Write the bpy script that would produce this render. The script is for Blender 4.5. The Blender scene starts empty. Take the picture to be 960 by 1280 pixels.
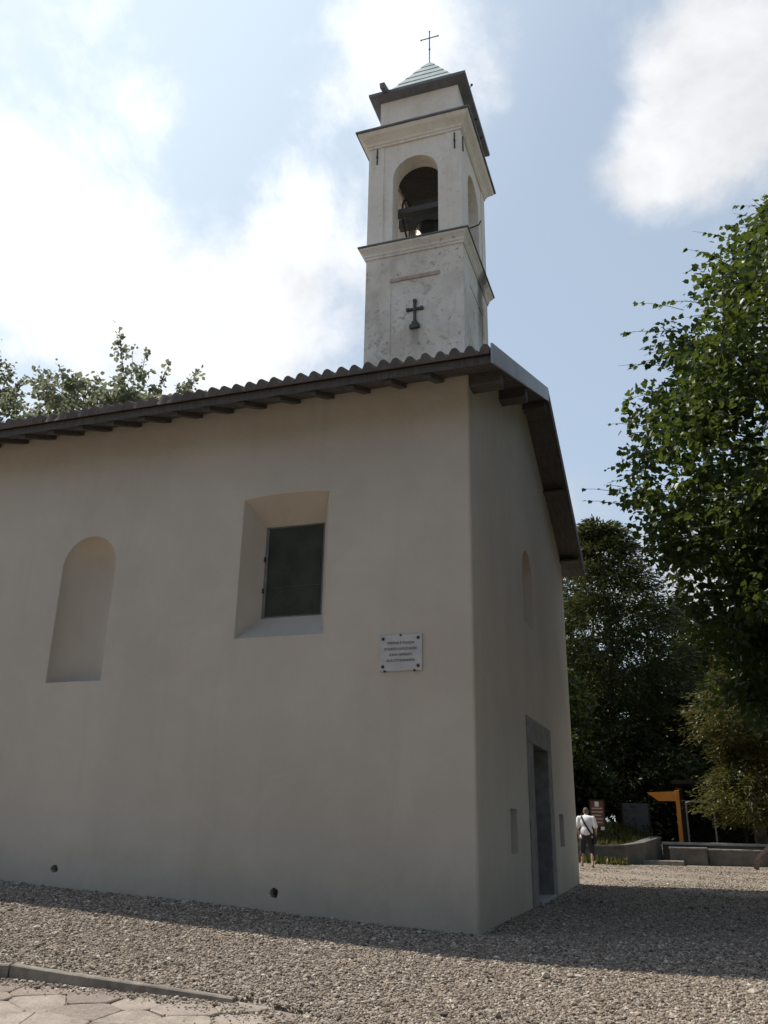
import bpy, bmesh, math, random
import numpy as np
from mathutils import Vector, Matrix

random.seed(7)
rng = np.random.default_rng(7)
scene = bpy.context.scene
COL = scene.collection

# ------------------------------------------------------------------ camera
cam_d = bpy.data.cameras.new("camera")
cam_d.sensor_fit = 'AUTO'
cam_d.sensor_width = 36.0
cam_d.lens = 36.0 * 1058.0 / 1280.0
cam_d.clip_start = 0.05
cam_d.clip_end = 4000
cam = bpy.data.objects.new("camera", cam_d)
COL.objects.link(cam)
_r = Vector((0.947, 0.320, 0.016)).normalized()
_f = Vector((-0.306, 0.888, 0.344)).normalized()
_u = _r.cross(_f).normalized()
_r = _f.cross(_u).normalized()
cam.matrix_world = Matrix(((_r.x, _u.x, -_f.x, 2.373),
                           (_r.y, _u.y, -_f.y, -10.479),
                           (_r.z, _u.z, -_f.z, 1.2),
                           (0, 0, 0, 1)))
scene.camera = cam

# ------------------------------------------------------------------ light
SUN_EL = math.radians(55)
SUN_AZ = math.radians(7)                      # from -X towards +Y
to_sun = Vector((-math.cos(SUN_AZ) * math.cos(SUN_EL), math.sin(SUN_AZ) * math.cos(SUN_EL), math.sin(SUN_EL)))
sun_d = bpy.data.lights.new("sun", 'SUN')
sun_d.energy = 3.6
sun_d.angle = math.radians(0.6)
sun_d.color = (1.0, 0.93, 0.82)
sun = bpy.data.objects.new("sun", sun_d)
COL.objects.link(sun)
sun.location = to_sun * 60
sun.rotation_euler = (-to_sun).to_track_quat('-Z', 'Y').to_euler()

world = bpy.data.worlds.new("World")
scene.world = world
world.use_nodes = True
wn, wl = world.node_tree.nodes, world.node_tree.links
wn.clear()
def W(t, **k):
    n = wn.new(t)
    for a, b in k.items():
        setattr(n, a, b)
    return n
def wmath(op, a, b=None, c=None, clamp=False):
    n = W('ShaderNodeMath', operation=op, use_clamp=clamp)
    for i, v in enumerate((a, b, c)):
        if v is None: continue
        if isinstance(v, (int, float)): n.inputs[i].default_value = v
        else: wl.new(v, n.inputs[i])
    return n.outputs[0]
sky = W('ShaderNodeTexSky', sky_type='NISHITA', sun_disc=False)
sky.sun_elevation = SUN_EL
sky.sun_rotation = math.atan2(to_sun.x, to_sun.y)
sky.air_density = 1.0
sky.dust_density = 1.6
sky.ozone_density = 1.2
tc = W('ShaderNodeTexCoord')
dirv = tc.outputs['Generated']
def wnoise(scale, detail, rough, off=(0, 0, 0), st=(1, 1, 1)):
    mp = W('ShaderNodeMapping')
    mp.inputs['Location'].default_value = off
    mp.inputs['Scale'].default_value = st
    wl.new(dirv, mp.inputs['Vector'])
    n = W('ShaderNodeTexNoise')
    n.inputs['Scale'].default_value = scale
    n.inputs['Detail'].default_value = detail
    n.inputs['Roughness'].default_value = rough
    n.inputs['Distortion'].default_value = 0.25
    wl.new(mp.outputs[0], n.inputs['Vector'])
    return n.outputs['Fac']
n1 = wnoise(4.4, 12, 0.62, (3.1, 0.4, 1.7))
n2 = wnoise(1.3, 4, 0.5, (0.2, 5.4, 2.2))
# where the cloud banks stand in the sky: direction, angular spread (cosine falloff), weight
banks = [((-0.61, 0.56, 0.56), 0.012, 0.54), ((-0.52, 0.67, 0.53), 0.018, 0.58), ((-0.40, 0.755, 0.52), 0.008, 0.40), ((-0.32, 0.715, 0.62), 0.004, 0.32), ((-0.42, 0.64, 0.645), 0.004, -0.16),
         ((-0.462, 0.565, 0.684), 0.0014, 0.36), ((-0.205, 0.605, 0.77), 0.005, 0.36), ((-0.13, 0.66, 0.74), 0.006, 0.32), ((-0.24, 0.66, 0.71), 0.002, 0.16),
         ((0.13, 0.685, 0.72), 0.004, 0.48), ((0.085, 0.715, 0.695), 0.0030, 0.48), ((0.11, 0.735, 0.67), 0.0030, 0.42), ((0.045, 0.752, 0.66), 0.0018, 0.40), ((0.005, 0.768, 0.640), 0.0010, 0.36),
         ((0.20, 0.70, 0.68), 0.006, 0.40), ((-0.05, 0.965, 0.26), 0.012, 0.45), ((0.15, 0.95, 0.25), 0.03, 0.3), ((-0.36, 0.60, 0.715), 0.006, -0.10), ((-0.02, 0.71, 0.70), 0.003, -0.22), ((-0.07, 0.82, 0.57), 0.010, -0.25), ((0.04, 0.86, 0.50), 0.010, -0.18)]
acc = None
for d, sp, wgt in banks:
    v = Vector(d).normalized()
    dp = W('ShaderNodeVectorMath', operation='DOT_PRODUCT')
    nv = W('ShaderNodeVectorMath', operation='NORMALIZE')
    wl.new(dirv, nv.inputs[0]); wl.new(nv.outputs[0], dp.inputs[0])
    dp.inputs[1].default_value = v
    g = wmath('DIVIDE', wmath('SUBTRACT', dp.outputs['Value'], 1.0), sp)
    g = wmath('MULTIPLY', wmath('EXPONENT', g), wgt)
    acc = g if acc is None else wmath('ADD', acc, g)
cl = wmath('ADD', wmath('ADD', wmath('MULTIPLY', wmath('SUBTRACT', n1, 0.5), 2.35), wmath('MULTIPLY', wmath('SUBTRACT', n2, 0.5), 0.3)), acc)
# the cloud is all in the north-west half of the sky; the half behind the photographer is clear blue
sepd = W('ShaderNodeSeparateXYZ'); wl.new(dirv, sepd.inputs[0])
north = W('ShaderNodeMapRange', interpolation_type='SMOOTHSTEP'); north.inputs['From Min'].default_value = -0.05; north.inputs['From Max'].default_value = 0.42
wl.new(sepd.outputs['Y'], north.inputs['Value'])
mr = W('ShaderNodeMapRange', interpolation_type='SMOOTHSTEP')
mr.inputs['From Min'].default_value = 0.04
mr.inputs['From Max'].default_value = 0.74
wl.new(cl, mr.inputs['Value'])
mask = wmath('MULTIPLY', mr.outputs[0], north.outputs[0])
# thicker cloud nearer the sun is brighter; light grey modelling inside
sdot = W('ShaderNodeVectorMath', operation='DOT_PRODUCT')
wl.new(dirv, sdot.inputs[0]); sdot.inputs[1].default_value = to_sun
glow = W('ShaderNodeMapRange'); glow.inputs['From Min'].default_value = 0.35; glow.inputs['From Max'].default_value = 0.95
glow.inputs['To Min'].default_value = 5.9; glow.inputs['To Max'].default_value = 12.0
wl.new(sdot.outputs['Value'], glow.inputs['Value'])
n3 = wnoise(5.0, 6, 0.6, (7.0, 1.0, 3.0))
shade = W('ShaderNodeMapRange'); shade.inputs['From Min'].default_value = 0.3; shade.inputs['From Max'].default_value = 0.7
shade.inputs['To Min'].default_value = 0.72; shade.inputs['To Max'].default_value = 1.1
wl.new(n3, shade.inputs['Value'])
lum = wmath('MULTIPLY', glow.outputs[0], shade.outputs[0])
cc = W('ShaderNodeVectorMath', operation='SCALE'); cc.inputs[0].default_value = (0.985, 0.995, 1.02)
wl.new(lum, cc.inputs['Scale'])
# thin milky veil of summer haze over the blue
veil = W('ShaderNodeMix', data_type='RGBA'); near_sun = W('ShaderNodeMapRange', interpolation_type='SMOOTHSTEP'); near_sun.inputs['From Min'].default_value = 0.62; near_sun.inputs['From Max'].default_value = 0.93
wl.new(sdot.outputs['Value'], near_sun.inputs['Value'])
wl.new(wmath('ADD', wmath('MULTIPLY', north.outputs[0], wmath('ADD', wmath('MULTIPLY', near_sun.outputs[0], 0.46), 0.30)), 0.12), veil.inputs[0])
wl.new(sky.outputs[0], veil.inputs[6]); veil.inputs[7].default_value = (6.7, 7.9, 8.9, 1)
mx = W('ShaderNodeMix', data_type='RGBA')
wl.new(mask, mx.inputs[0]); wl.new(veil.outputs[2], mx.inputs[6]); wl.new(cc.outputs[0], mx.inputs[7])
bg = W('ShaderNodeBackground'); bg.inputs['Strength'].default_value = 0.10
wl.new(mx.outputs[2], bg.inputs['Color'])
wo = W('ShaderNodeOutputWorld'); wl.new(bg.outputs[0], wo.inputs['Surface'])

scene.view_settings.view_transform = 'Standard'
scene.view_settings.look = 'None'
scene.view_settings.gamma = 1
scene.view_settings.use_curve_mapping = False
scene.view_settings.exposure = 0.3
scene.cycles.use_denoising = True
scene.cycles.max_bounces = 8
scene.cycles.transparent_max_bounces = 12

# ------------------------------------------------------------------ helpers
class MB:
    def __init__(s):
        s.v, s.f = [], []
    def add(s, vs, fs):
        b = len(s.v)
        s.v += [tuple(p) for p in vs]
        s.f += [tuple(b + i for i in f) for f in fs]
        return s
    def box(s, x0, x1, y0, y1, z0, z1, M=None):
        vs = [Vector((x, y, z)) for z in (z0, z1) for x, y in ((x0, y0), (x1, y0), (x1, y1), (x0, y1))]
        if M is not None: vs = [M @ p for p in vs]
        return s.add(vs, [(3, 2, 1, 0), (4, 5, 6, 7), (0, 1, 5, 4), (1, 2, 6, 5), (2, 3, 7, 6), (3, 0, 4, 7)])
    def loft(s, rings, cap=True, closed=True):
        n = len(rings[0]); vs = [p for r in rings for p in r]; fs = []
        for i in range(len(rings) - 1):
            for j in range(n if closed else n - 1):
                k = (j + 1) % n
                fs.append((i * n + j, i * n + k, (i + 1) * n + k, (i + 1) * n + j))
        if cap:
            fs.append(tuple(reversed(range(n)))); fs.append(tuple((len(rings) - 1) * n + j for j in range(n)))
        return s.add(vs, fs)
    def tube(s, pts, rad, n=8, cap=True):
        pts = [Vector(p) for p in pts]
        if isinstance(rad, (int, float)): rad = [rad] * len(pts)
        rings = []
        ref = Vector((0, 0, 1))
        for i, p in enumerate(pts):
            t = (pts[min(i + 1, len(pts) - 1)] - pts[max(i - 1, 0)]).normalized()
            if abs(t.dot(ref)) > 0.95: ref = Vector((1, 0, 0)) if abs(t.x) < 0.9 else Vector((0, 1, 0))
            a = t.cross(ref).normalized(); b = t.cross(a).normalized()
            rings.append([p + (a * math.cos(q) + b * math.sin(q)) * rad[i] for q in (2 * math.pi * k / n for k in range(n))])
        return s.loft(rings, cap)
    def prism(s, poly, z0, z1):
        n = len(poly)
        return s.loft([[(x, y, z0) for x, y in poly], [(x, y, z1) for x, y in poly]])
    def sq(s, secs, cx0, cx1, cy0, cy1):
        """square tower mouldings: secs = [(offset, z)...]"""
        return s.loft([[(cx0 - o, cy0 - o, z), (cx1 + o, cy0 - o, z), (cx1 + o, cy1 + o, z), (cx0 - o, cy1 + o, z)] for o, z in secs])
    def lathe(s, prof, c, n=24, axis=None):
        rings = []
        for r, z in prof:
            rings.append([(c[0] + r * math.cos(2 * math.pi * k / n), c[1] + r * math.sin(2 * math.pi * k / n), c[2] + z) for k in range(n)])
        return s.loft(rings)
    def build(s, name, mat, parent=None, smooth=False, recalc=True, origin=None, ang=35):
        me = bpy.data.meshes.new(name)
        o0 = Vector(origin) if origin is not None else Vector((0, 0, 0))
        me.from_pydata([tuple(Vector(p) - o0) for p in s.v], [], s.f)
        if recalc:
            bm = bmesh.new(); bm.from_mesh(me)
            bmesh.ops.recalc_face_normals(bm, faces=bm.faces); bm.to_mesh(me); bm.free()
        if smooth:
            me.polygons.foreach_set('use_smooth', [True] * len(me.polygons))
            me.set_sharp_from_angle(angle=math.radians(ang))
        me.materials.append(mat)
        ob = bpy.data.objects.new(name, me); COL.objects.link(ob)
        if origin is not None: ob.location = o0
        if parent: ob.parent = parent
        return ob

def tag(o, label=None, cat=None, group=None, kind=None):
    if label: o['label'] = label
    if cat: o['category'] = cat
    if group: o['group'] = group
    if kind: o['kind'] = kind
    return o
def thing(name, label, cat, group=None):
    o = bpy.data.objects.new(name, None); COL.objects.link(o)
    o.empty_display_size = 0.3
    return tag(o, label, cat, group)
def bevel(o, w=0.01, seg=2):
    bm = bmesh.new(); bm.from_mesh(o.data)
    bmesh.ops.bevel(bm, geom=list(bm.edges), offset=w, segments=seg, affect='EDGES', clamp_overlap=True)
    bm.to_mesh(o.data); bm.free()
    return o

def fill(mb, outer, holes, to3):
    """flat wall face with openings"""
    bm = bmesh.new(); edges = []
    for lp in [outer] + holes:
        vs = [bm.verts.new(to3(*p)) for p in lp]
        for i in range(len(vs)): edges.append(bm.edges.new((vs[i], vs[(i + 1) % len(vs)])))
    bmesh.ops.triangle_fill(bm, use_beauty=True, use_dissolve=False, edges=edges)
    bm.verts.index_update()
    mb.add([v.co.copy() for v in bm.verts], [tuple(v.index for v in f.verts) for f in bm.faces])
    bm.free()
def strip(mb, loops):
    mb.loft(loops, cap=False)
def rect_loop(x0, x1, z0, z1, rise=0.0, n=8):
    lp = [(x0, z0), (x1, z0), (x1, z1)]
    for i in range(1, n):
        t = i / n; lp.append((x1 + (x0 - x1) * t, z1 + rise * 4 * t * (1 - t)))
    lp.append((x0, z1)); return lp
def arch_loop(xc, hw, z0, zs, ht=None, n=16):
    ht = hw if ht is None else ht
    lp = [(xc - hw, z0), (xc + hw, z0)]
    for i in range(n + 1):
        a = math.pi * i / n; lp.append((xc + hw * math.cos(a), zs + ht * math.sin(a)))
    return lp

# ------------------------------------------------------------------ materials
class NT:
    def __init__(s, name):
        s.m = bpy.data.materials.new(name); s.m.use_nodes = True
        s.t = s.m.node_tree; s.t.nodes.clear()
        s.out = s.n('ShaderNodeOutputMaterial'); s.bs = s.n('ShaderNodeBsdfPrincipled')
        s.l(s.bs.outputs[0], s.out.inputs['Surface'])
        s.co = s.n('ShaderNodeTexCoord').outputs['Object']
    def n(s, t, **k):
        o = s.t.nodes.new(t)
        for a, b in k.items(): setattr(o, a, b)
        return o
    def l(s, a, b): s.t.links.new(a, b)
    def map(s, scale=(1, 1, 1), loc=(0, 0, 0), rot=(0, 0, 0)):
        m = s.n('ShaderNodeMapping'); m.inputs['Scale'].default_value = scale; m.inputs['Location'].default_value = loc; m.inputs['Rotation'].default_value = rot
        s.l(s.co, m.inputs['Vector']); return m.outputs[0]
    def noise(s, scale, detail=4, rough=0.55, vec=None, dist=0.0):
        n = s.n('ShaderNodeTexNoise'); n.inputs['Scale'].default_value = scale; n.inputs['Detail'].default_value = detail
        n.inputs['Roughness'].default_value = rough; n.inputs['Distortion'].default_value = dist
        s.l(vec if vec is not None else s.co, n.inputs['Vector']); return n.outputs['Fac']
    def rng(s, v, a, b, c=0.0, d=1.0, smooth=True):
        m = s.n('ShaderNodeMapRange', interpolation_type='SMOOTHSTEP' if smooth else 'LINEAR')
        for i, q in zip(('From Min', 'From Max', 'To Min', 'To Max'), (a, b, c, d)): m.inputs[i].default_value = q
        s.l(v, m.inputs['Value']); return m.outputs[0]
    def math(s, op, a, b=None, clamp=False):
        m = s.n('ShaderNodeMath', operation=op, use_clamp=clamp)
        for i, v in enumerate((a, b)):
            if v is None: continue
            if isinstance(v, (int, float)): m.inputs[i].default_value = v
            else: s.l(v, m.inputs[i])
        return m.outputs[0]
    def mix(s, f, a, b, mode='MIX'):
        m = s.n('ShaderNodeMix', data_type='RGBA', blend_type=mode)
        for i, v in ((0, f), (6, a), (7, b)):
            if isinstance(v, (int, float)): m.inputs[i].default_value = v
            elif isinstance(v, tuple): m.inputs[i].default_value = v if len(v) == 4 else (*v, 1)
            else: s.l(v, m.inputs[i])
        return m.outputs[2]
    def ramp(s, f, stops):
        r = s.n('ShaderNodeValToRGB'); e = r.color_ramp.elements
        while len(e) < len(stops): e.new(0.5)
        for q, (p, c) in zip(e, stops): q.position = p; q.color = (*c, 1)
        s.l(f, r.inputs[0]); return r.outputs[0]
    def bump(s, h, strength=0.3, dist=0.02, chain=None):
        b = s.n('ShaderNodeBump'); b.inputs['Strength'].default_value = strength; b.inputs['Distance'].default_value = dist
        s.l(h, b.inputs['Height'])
        if chain is not None: s.l(chain, b.inputs['Normal'])
        return b.outputs[0]
    def set(s, col=None, rough=None, normal=None, metal=None, spec=None):
        for k, v in (('Base Color', col), ('Roughness', rough), ('Metallic', metal), ('Specular IOR Level', spec)):
            if v is None: continue
            if isinstance(v, (int, float)): s.bs.inputs[k].default_value = v
            elif isinstance(v, tuple): s.bs.inputs[k].default_value = (*v, 1)
            else: s.l(v, s.bs.inputs[k])
        if normal is not None: s.l(normal, s.bs.inputs['Normal'])
        return s.m

def simple(name, col, rough=0.7, var=0.25, scale=6.0, bump=0.15, bscale=60, metal=0.0):
    t = NT(name)
    n = t.noise(scale, 5, 0.6)
    dark = tuple(c * (1 - var) for c in col); light = tuple(min(1, c * (1 + var * 0.7)) for c in col)
    c = t.mix(t.rng(n, 0.3, 0.7), dark, light)
    return t.set(c, rough, t.bump(t.noise(bscale, 3), bump, 0.01), metal)

def plaster_new():
    t = NT('cream_plaster')
    big = t.noise(0.45, 5, 0.6)
    mid = t.noise(2.4, 6, 0.65)
    c = t.mix(t.rng(big, 0.3, 0.72), (0.50, 0.452, 0.385), (0.575, 0.525, 0.450))
    c = t.mix(t.rng(mid, 0.45, 0.75, 0, 0.28), c, (0.49, 0.445, 0.39))
    streak = t.noise(1.6, 5, 0.6, t.map((1.6, 1.6, 0.16)))
    c = t.mix(t.rng(streak, 0.50, 0.78, 0, 0.24), c, (0.40, 0.365, 0.315))
    # splash zone: rain-thrown dirt at the foot of the wall
    sep = t.n('ShaderNodeSeparateXYZ'); t.l(t.co, sep.inputs[0])
    h = t.math('ADD', sep.outputs['Z'], t.math('MULTIPLY', t.noise(3.0, 5, 0.7), 0.7))
    c = t.mix(t.rng(h, 0.22, 1.25, 0.55, 0.0), c, (0.31, 0.275, 0.23))
    top_band = t.math('ADD', sep.outputs['Z'], t.math('MULTIPLY', t.noise(1.3, 6, 0.7, t.map((1, 1, 0.3))), -2.2))
    c = t.mix(t.rng(top_band, 4.9, 6.6, 0.0, 0.18), c, (0.38, 0.35, 0.30))  # wall tone gets darker towards the top, with a noisy edge
    hand = t.rng(t.noise(0.9, 8, 0.75, t.map((1, 1, 1), (9, 4, 2)), 1.2), 0.50, 0.56, 0.0, 0.10)
    c = t.mix(hand, c, (0.66, 0.60, 0.51))
    nb = t.bump(t.noise(1.1, 3), 0.45, 0.06)
    nb = t.bump(t.noise(7, 5, 0.6, None, 0.5), 0.28, 0.02, nb)
    nb = t.bump(t.noise(140, 3, 0.7), 0.22, 0.004, nb)
    return t.set(c, 0.92, nb, spec=0.2)
def plaster_old():
    t = NT('weathered_tower_plaster')
    c = t.mix(t.rng(t.noise(0.9, 6, 0.65), 0.3, 0.7), (0.75, 0.67, 0.56), (0.83, 0.775, 0.69))
    sep = t.n('ShaderNodeSeparateXYZ'); t.l(t.co, sep.inputs[0]); z = sep.outputs['Z']
    low = t.rng(z, 15.0, 15.6, 1.0, 0.35)                       # the lower stage is the dirtier one
    blot = t.rng(t.noise(1.9, 9, 0.72, dist=0.6), 0.52, 0.74)
    c = t.mix(t.math('MULTIPLY', t.math('MULTIPLY', blot, low), 0.72), c, (0.33, 0.285, 0.225))
    grime = t.rng(t.noise(1.1, 7, 0.68, t.map((1, 1, 0.7), (2, 7, 5)), 0.4), 0.38, 0.70, 0.05, 0.62)
    c = t.mix(t.math('MULTIPLY', grime, t.rng(z, 15.0, 15.5, 1.0, 0.12)), c, (0.46, 0.395, 0.32))
    # rain-washed drip below the relief cross
    dx = t.math('ABSOLUTE', t.math('ADD', sep.outputs['X'], 2.92)); drip = t.math('MULTIPLY', t.rng(t.math('ADD', dx, t.math('MULTIPLY', t.noise(6, 4), 0.12)), 0.10, 0.24, 1, 0), t.math('MULTIPLY', t.rng(z, 12.75, 12.85, 1, 0), t.rng(z, 12.0, 12.6)))
    c = t.mix(t.math('MULTIPLY', drip, 0.55), c, (0.22, 0.20, 0.17))
    fine = t.rng(t.noise(7.5, 8, 0.75, dist=0.8), 0.54, 0.66)
    zone = t.rng(t.noise(0.8, 3, 0.5, t.map((1, 1, 1), (4, 2, 1))), 0.40, 0.58)
    c = t.mix(t.math('MULTIPLY', t.math('MULTIPLY', t.math('MULTIPLY', fine, zone), low), 0.8), c, (0.15, 0.135, 0.115))
    streak = t.rng(t.noise(2.6, 6, 0.65, t.map((2.2, 2.2, 0.14))), 0.52, 0.75)
    c = t.mix(t.math('MULTIPLY', streak, 0.36), c, (0.36, 0.325, 0.27))
    # water stain running down the east side under the string course
    sx = t.rng(sep.outputs['X'], -1.76, -1.70); sy = t.math('ABSOLUTE', t.math('SUBTRACT', sep.outputs['Y'], 9.0))
    sy = t.math('ADD', sy, t.math('MULTIPLY', t.math('SUBTRACT', t.noise(3.0, 6, 0.7), 0.5), 0.9))
    st = t.math('MULTIPLY', t.math('MULTIPLY', sx, t.rng(sy, 0.15, 0.5, 1, 0)), t.math('MULTIPLY', t.rng(z, 12.2, 14.8), t.rng(z, 15.9, 16.4, 1, 0)))
    c = t.mix(t.math('MULTIPLY', st, 0.8), c, (0.10, 0.09, 0.08))
    nb = t.bump(t.noise(3, 6, 0.65), 0.35, 0.04); nb = t.bump(t.noise(45, 4, 0.7), 0.25, 0.008, nb)
    return t.set(c, 0.93, nb, spec=0.2)
def tile_mat():
    t = NT('old_clay_tile')
    c = t.ramp(t.noise(2.2, 6, 0.7), [(0.25, (0.065, 0.056, 0.052)), (0.5, (0.115, 0.092, 0.078)), (0.75, (0.16, 0.14, 0.125))])
    c = t.mix(t.rng(t.noise(9, 6, 0.7), 0.5, 0.7, 0, 0.7), c, (0.085, 0.085, 0.075))
    return t.set(c, 0.9, t.bump(t.noise(40, 4), 0.3, 0.01))
def wood_mat(name, a, b, ax=(1, 8, 8)):
    t = NT(name)
    n = t.noise(3.0, 6, 0.6, t.map(ax), 0.4)
    return t.set(t.mix(t.rng(n, 0.3, 0.7), a, b), 0.8, t.bump(n, 0.3, 0.01))
def gravel_mat(name, island=False):
    t = NT(name)
    stops = [(0.0, (0.10, 0.082, 0.064)), (0.18, (0.19, 0.155, 0.12)), (0.42, (0.31, 0.255, 0.20)), (0.62, (0.37, 0.31, 0.25)), (0.80, (0.45, 0.385, 0.32)), (0.93, (0.57, 0.51, 0.44)), (1.0, (0.70, 0.66, 0.59))]
    if island:
        g = t.n('ShaderNodeNewGeometry')
        f = g.outputs['Random Per Island']
        c = t.ramp(f, stops)
        c = t.mix(t.rng(t.noise(60, 3), 0.35, 0.65, 0, 0.35), c, (0.20, 0.17, 0.14))
        return t.set(c, 0.85, None, spec=0.25)
    v = t.n('ShaderNodeTexVoronoi'); v.inputs['Scale'].default_value = 44; t.l(t.co, v.inputs['Vector'])
    sp = t.n('ShaderNodeSeparateColor'); t.l(v.outputs['Color'], sp.inputs[0])
    c = t.ramp(sp.outputs[0], stops)
    v2 = t.n('ShaderNodeTexVoronoi'); v2.inputs['Scale'].default_value = 85; t.l(t.co, v2.inputs['Vector'])
    sp2 = t.n('ShaderNodeSeparateColor'); t.l(v2.outputs['Color'], sp2.inputs[0])
    c = t.mix(t.rng(t.noise(11, 3), 0.4, 0.6), c, t.ramp(sp2.outputs[1], stops))
    c = t.mix(t.rng(t.noise(0.7, 5, 0.6), 0.35, 0.7, 0, 0.35), c, (0.27, 0.215, 0.16))
    pos = t.n('ShaderNodeNewGeometry').outputs['Position']
    sep = t.n('ShaderNodeSeparateXYZ'); t.l(pos, sep.inputs[0])
    yy = t.math('ADD', sep.outputs['Y'], t.math('MULTIPLY', t.noise(0.6, 4), 2.5))
    dry = t.rng(yy, 12, 19, 0, 0.55)
    c = t.mix(dry, c, (0.33, 0.27, 0.21))
    soil = t.rng(yy, 24.5, 27.0)
    c = t.mix(soil, c, t.mix(t.rng(t.noise(2.0, 6), 0.4, 0.6), (0.05, 0.04, 0.025), (0.045, 0.06, 0.02)))
    nb = t.bump(v.outputs['Distance'], 0.9, 0.02); nb = t.bump(v2.outputs['Distance'], 0.5, 0.008, nb)
    return t.set(c, 0.9, nb, spec=0.2)
def leaf_mat(name, a, b, trans=0.4, tcol=None, gloss=0.35):
    t = NT(name)
    g = t.n('ShaderNodeNewGeometry').outputs['Random Per Island']
    big = t.noise(0.5, 4, 0.6)
    f = t.math('ADD', t.math('MULTIPLY', g, 0.65), t.math('MULTIPLY', big, 0.45), True)
    c = t.mix(f, a, b)
    t.set(c, 0.40, spec=gloss)
    tr = t.n('ShaderNodeBsdfTranslucent')
    t.l(t.mix(0.5, c, tcol or (0.20, 0.26, 0.03), 'MIX'), tr.inputs[0])
    ms = t.n('ShaderNodeMixShader'); ms.inputs[0].default_value = trans
    t.l(t.bs.outputs[0], ms.inputs[1]); t.l(tr.outputs[0], ms.inputs[2]); t.l(ms.outputs[0], t.out.inputs['Surface'])
    return t.m
def island_mat(name, stops, rough=0.8, bumpn=30):
    t = NT(name)
    c = t.ramp(t.n('ShaderNodeNewGeometry').outputs['Random Per Island'], stops)
    c = t.mix(t.rng(t.noise(5, 6, 0.7), 0.38, 0.68, 0, 0.6), c, tuple(q * 0.55 for q in stops[1][1]))
    c = t.mix(t.rng(t.noise(38, 6, 0.75), 0.50, 0.66, 0, 0.55), c, tuple(min(1, q * 1.5) for q in stops[2][1]))
    c = t.mix(t.rng(t.noise(70, 4, 0.7), 0.54, 0.66, 0, 0.6), c, (0.10, 0.085, 0.07))
    nb = t.bump(t.noise(6, 5, 0.6), 0.6, 0.02)
    return t.set(c, rough, t.bump(t.noise(bumpn, 6, 0.7), 0.6, 0.01, nb))

M_PL = plaster_new(); M_TW = plaster_old(); M_TILE = tile_mat()
M_WOOD = wood_mat('dark_roof_timber', (0.058, 0.054, 0.051), (0.105, 0.098, 0.092))
M_SOFF = wood_mat('soffit_board', (0.062, 0.058, 0.055), (0.11, 0.102, 0.096), (8, 1, 1))
M_FLASH = simple('grey_sheet_metal', (0.36, 0.36, 0.38), 0.45, 0.18, 1.6, 0.08, 8, 0.35)
M_STONE = simple('grey_door_stone', (0.23, 0.225, 0.215), 0.85, 0.25, 5, 0.3, 70)
M_DOOR = wood_mat('old_door_wood', (0.020, 0.017, 0.015), (0.038, 0.032, 0.027), (8, 8, 1))
M_DARKSTONE = simple('dark_relief_stone', (0.10, 0.095, 0.085), 0.9, 0.3, 8, 0.3, 60)
M_SLATE = simple('lead_capping', (0.16, 0.16, 0.165), 0.6, 0.3, 4, 0.2, 40)
M_CAPWOOD = simple('dark_eave_paint', (0.17, 0.175, 0.19), 0.7, 0.2, 4, 0.15, 40)
M_COPPER = simple('pale_verdigris_sheet', (0.50, 0.57, 0.56), 0.5, 0.15, 2.5, 0.12, 18, 0.2)
M_IRON = simple('rusty_iron', (0.055, 0.045, 0.04), 0.7, 0.3, 20, 0.2, 90, 0.3)
M_BRONZE = simple('bell_bronze', (0.075, 0.07, 0.055), 0.45, 0.3, 6, 0.1, 40, 0.8)
M_BRICKBAND = simple('pinkish_render_band', (0.47, 0.36, 0.29), 0.9, 0.2, 5, 0.25, 60)
M_KERB = simple('grey_kerb_stone', (0.255, 0.228, 0.195), 0.9, 0.35, 7, 0.5, 50)
M_GROUND = gravel_mat('gravel_ground'); M_PEB = gravel_mat('gravel_stones', True)
M_PAVE = island_mat('porphyry_flagstone', [(0.0, (0.27, 0.215, 0.185)), (0.3, (0.33, 0.27, 0.23)), (0.6, (0.385, 0.32, 0.275)), (0.85, (0.42, 0.37, 0.31)), (1.0, (0.45, 0.41, 0.325))], 0.75)
M_JOINT = simple('sandy_joint', (0.29, 0.245, 0.195), 0.95, 0.3, 14, 0.4, 120)
M_MARBLE = simple('white_marble', (0.50, 0.50, 0.50), 0.45, 0.10, 5, 0.04, 30)
M_LETTER = simple('dark_letter_paint', (0.035, 0.035, 0.038), 0.6, 0.1)
M_STUD = simple('bronze_stud', (0.06, 0.055, 0.05), 0.5, 0.2, 20, 0.1, 60, 0.5)
M_MESH = simple('dark_window_mesh', (0.062, 0.072, 0.060), 0.95, 0.25, 3, 0.1, 60)
M_FRAME = simple('grey_window_frame', (0.16, 0.16, 0.145), 0.6, 0.2, 8, 0.1, 60)
M_BARK = simple('tree_bark', (0.085, 0.070, 0.052), 0.95, 0.4, 5, 0.8, 16)
M_PLANE = leaf_mat('broad_leaf', (0.030, 0.055, 0.015), (0.066, 0.108, 0.026), 0.36, (0.20, 0.25, 0.03), 0.42)
M_CONI = leaf_mat('conifer_spray', (0.032, 0.045, 0.018), (0.090, 0.098, 0.032), 0.30, (0.10, 0.10, 0.02), 0.25)
M_YEW = leaf_mat('olive_spray', (0.055, 0.065, 0.020), (0.15, 0.14, 0.040), 0.28, (0.18, 0.16, 0.03), 0.3)
M_FAR = leaf_mat('far_leaf', (0.028, 0.042, 0.014), (0.070, 0.092, 0.026), 0.3, (0.12, 0.14, 0.02), 0.3)
M_LIME = leaf_mat('hazed_leaf', (0.13, 0.15, 0.10), (0.20, 0.215, 0.145), 0.5, (0.30, 0.32, 0.18), 0.3)  # haze is put into this leaf colour, greyed and lightened
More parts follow.
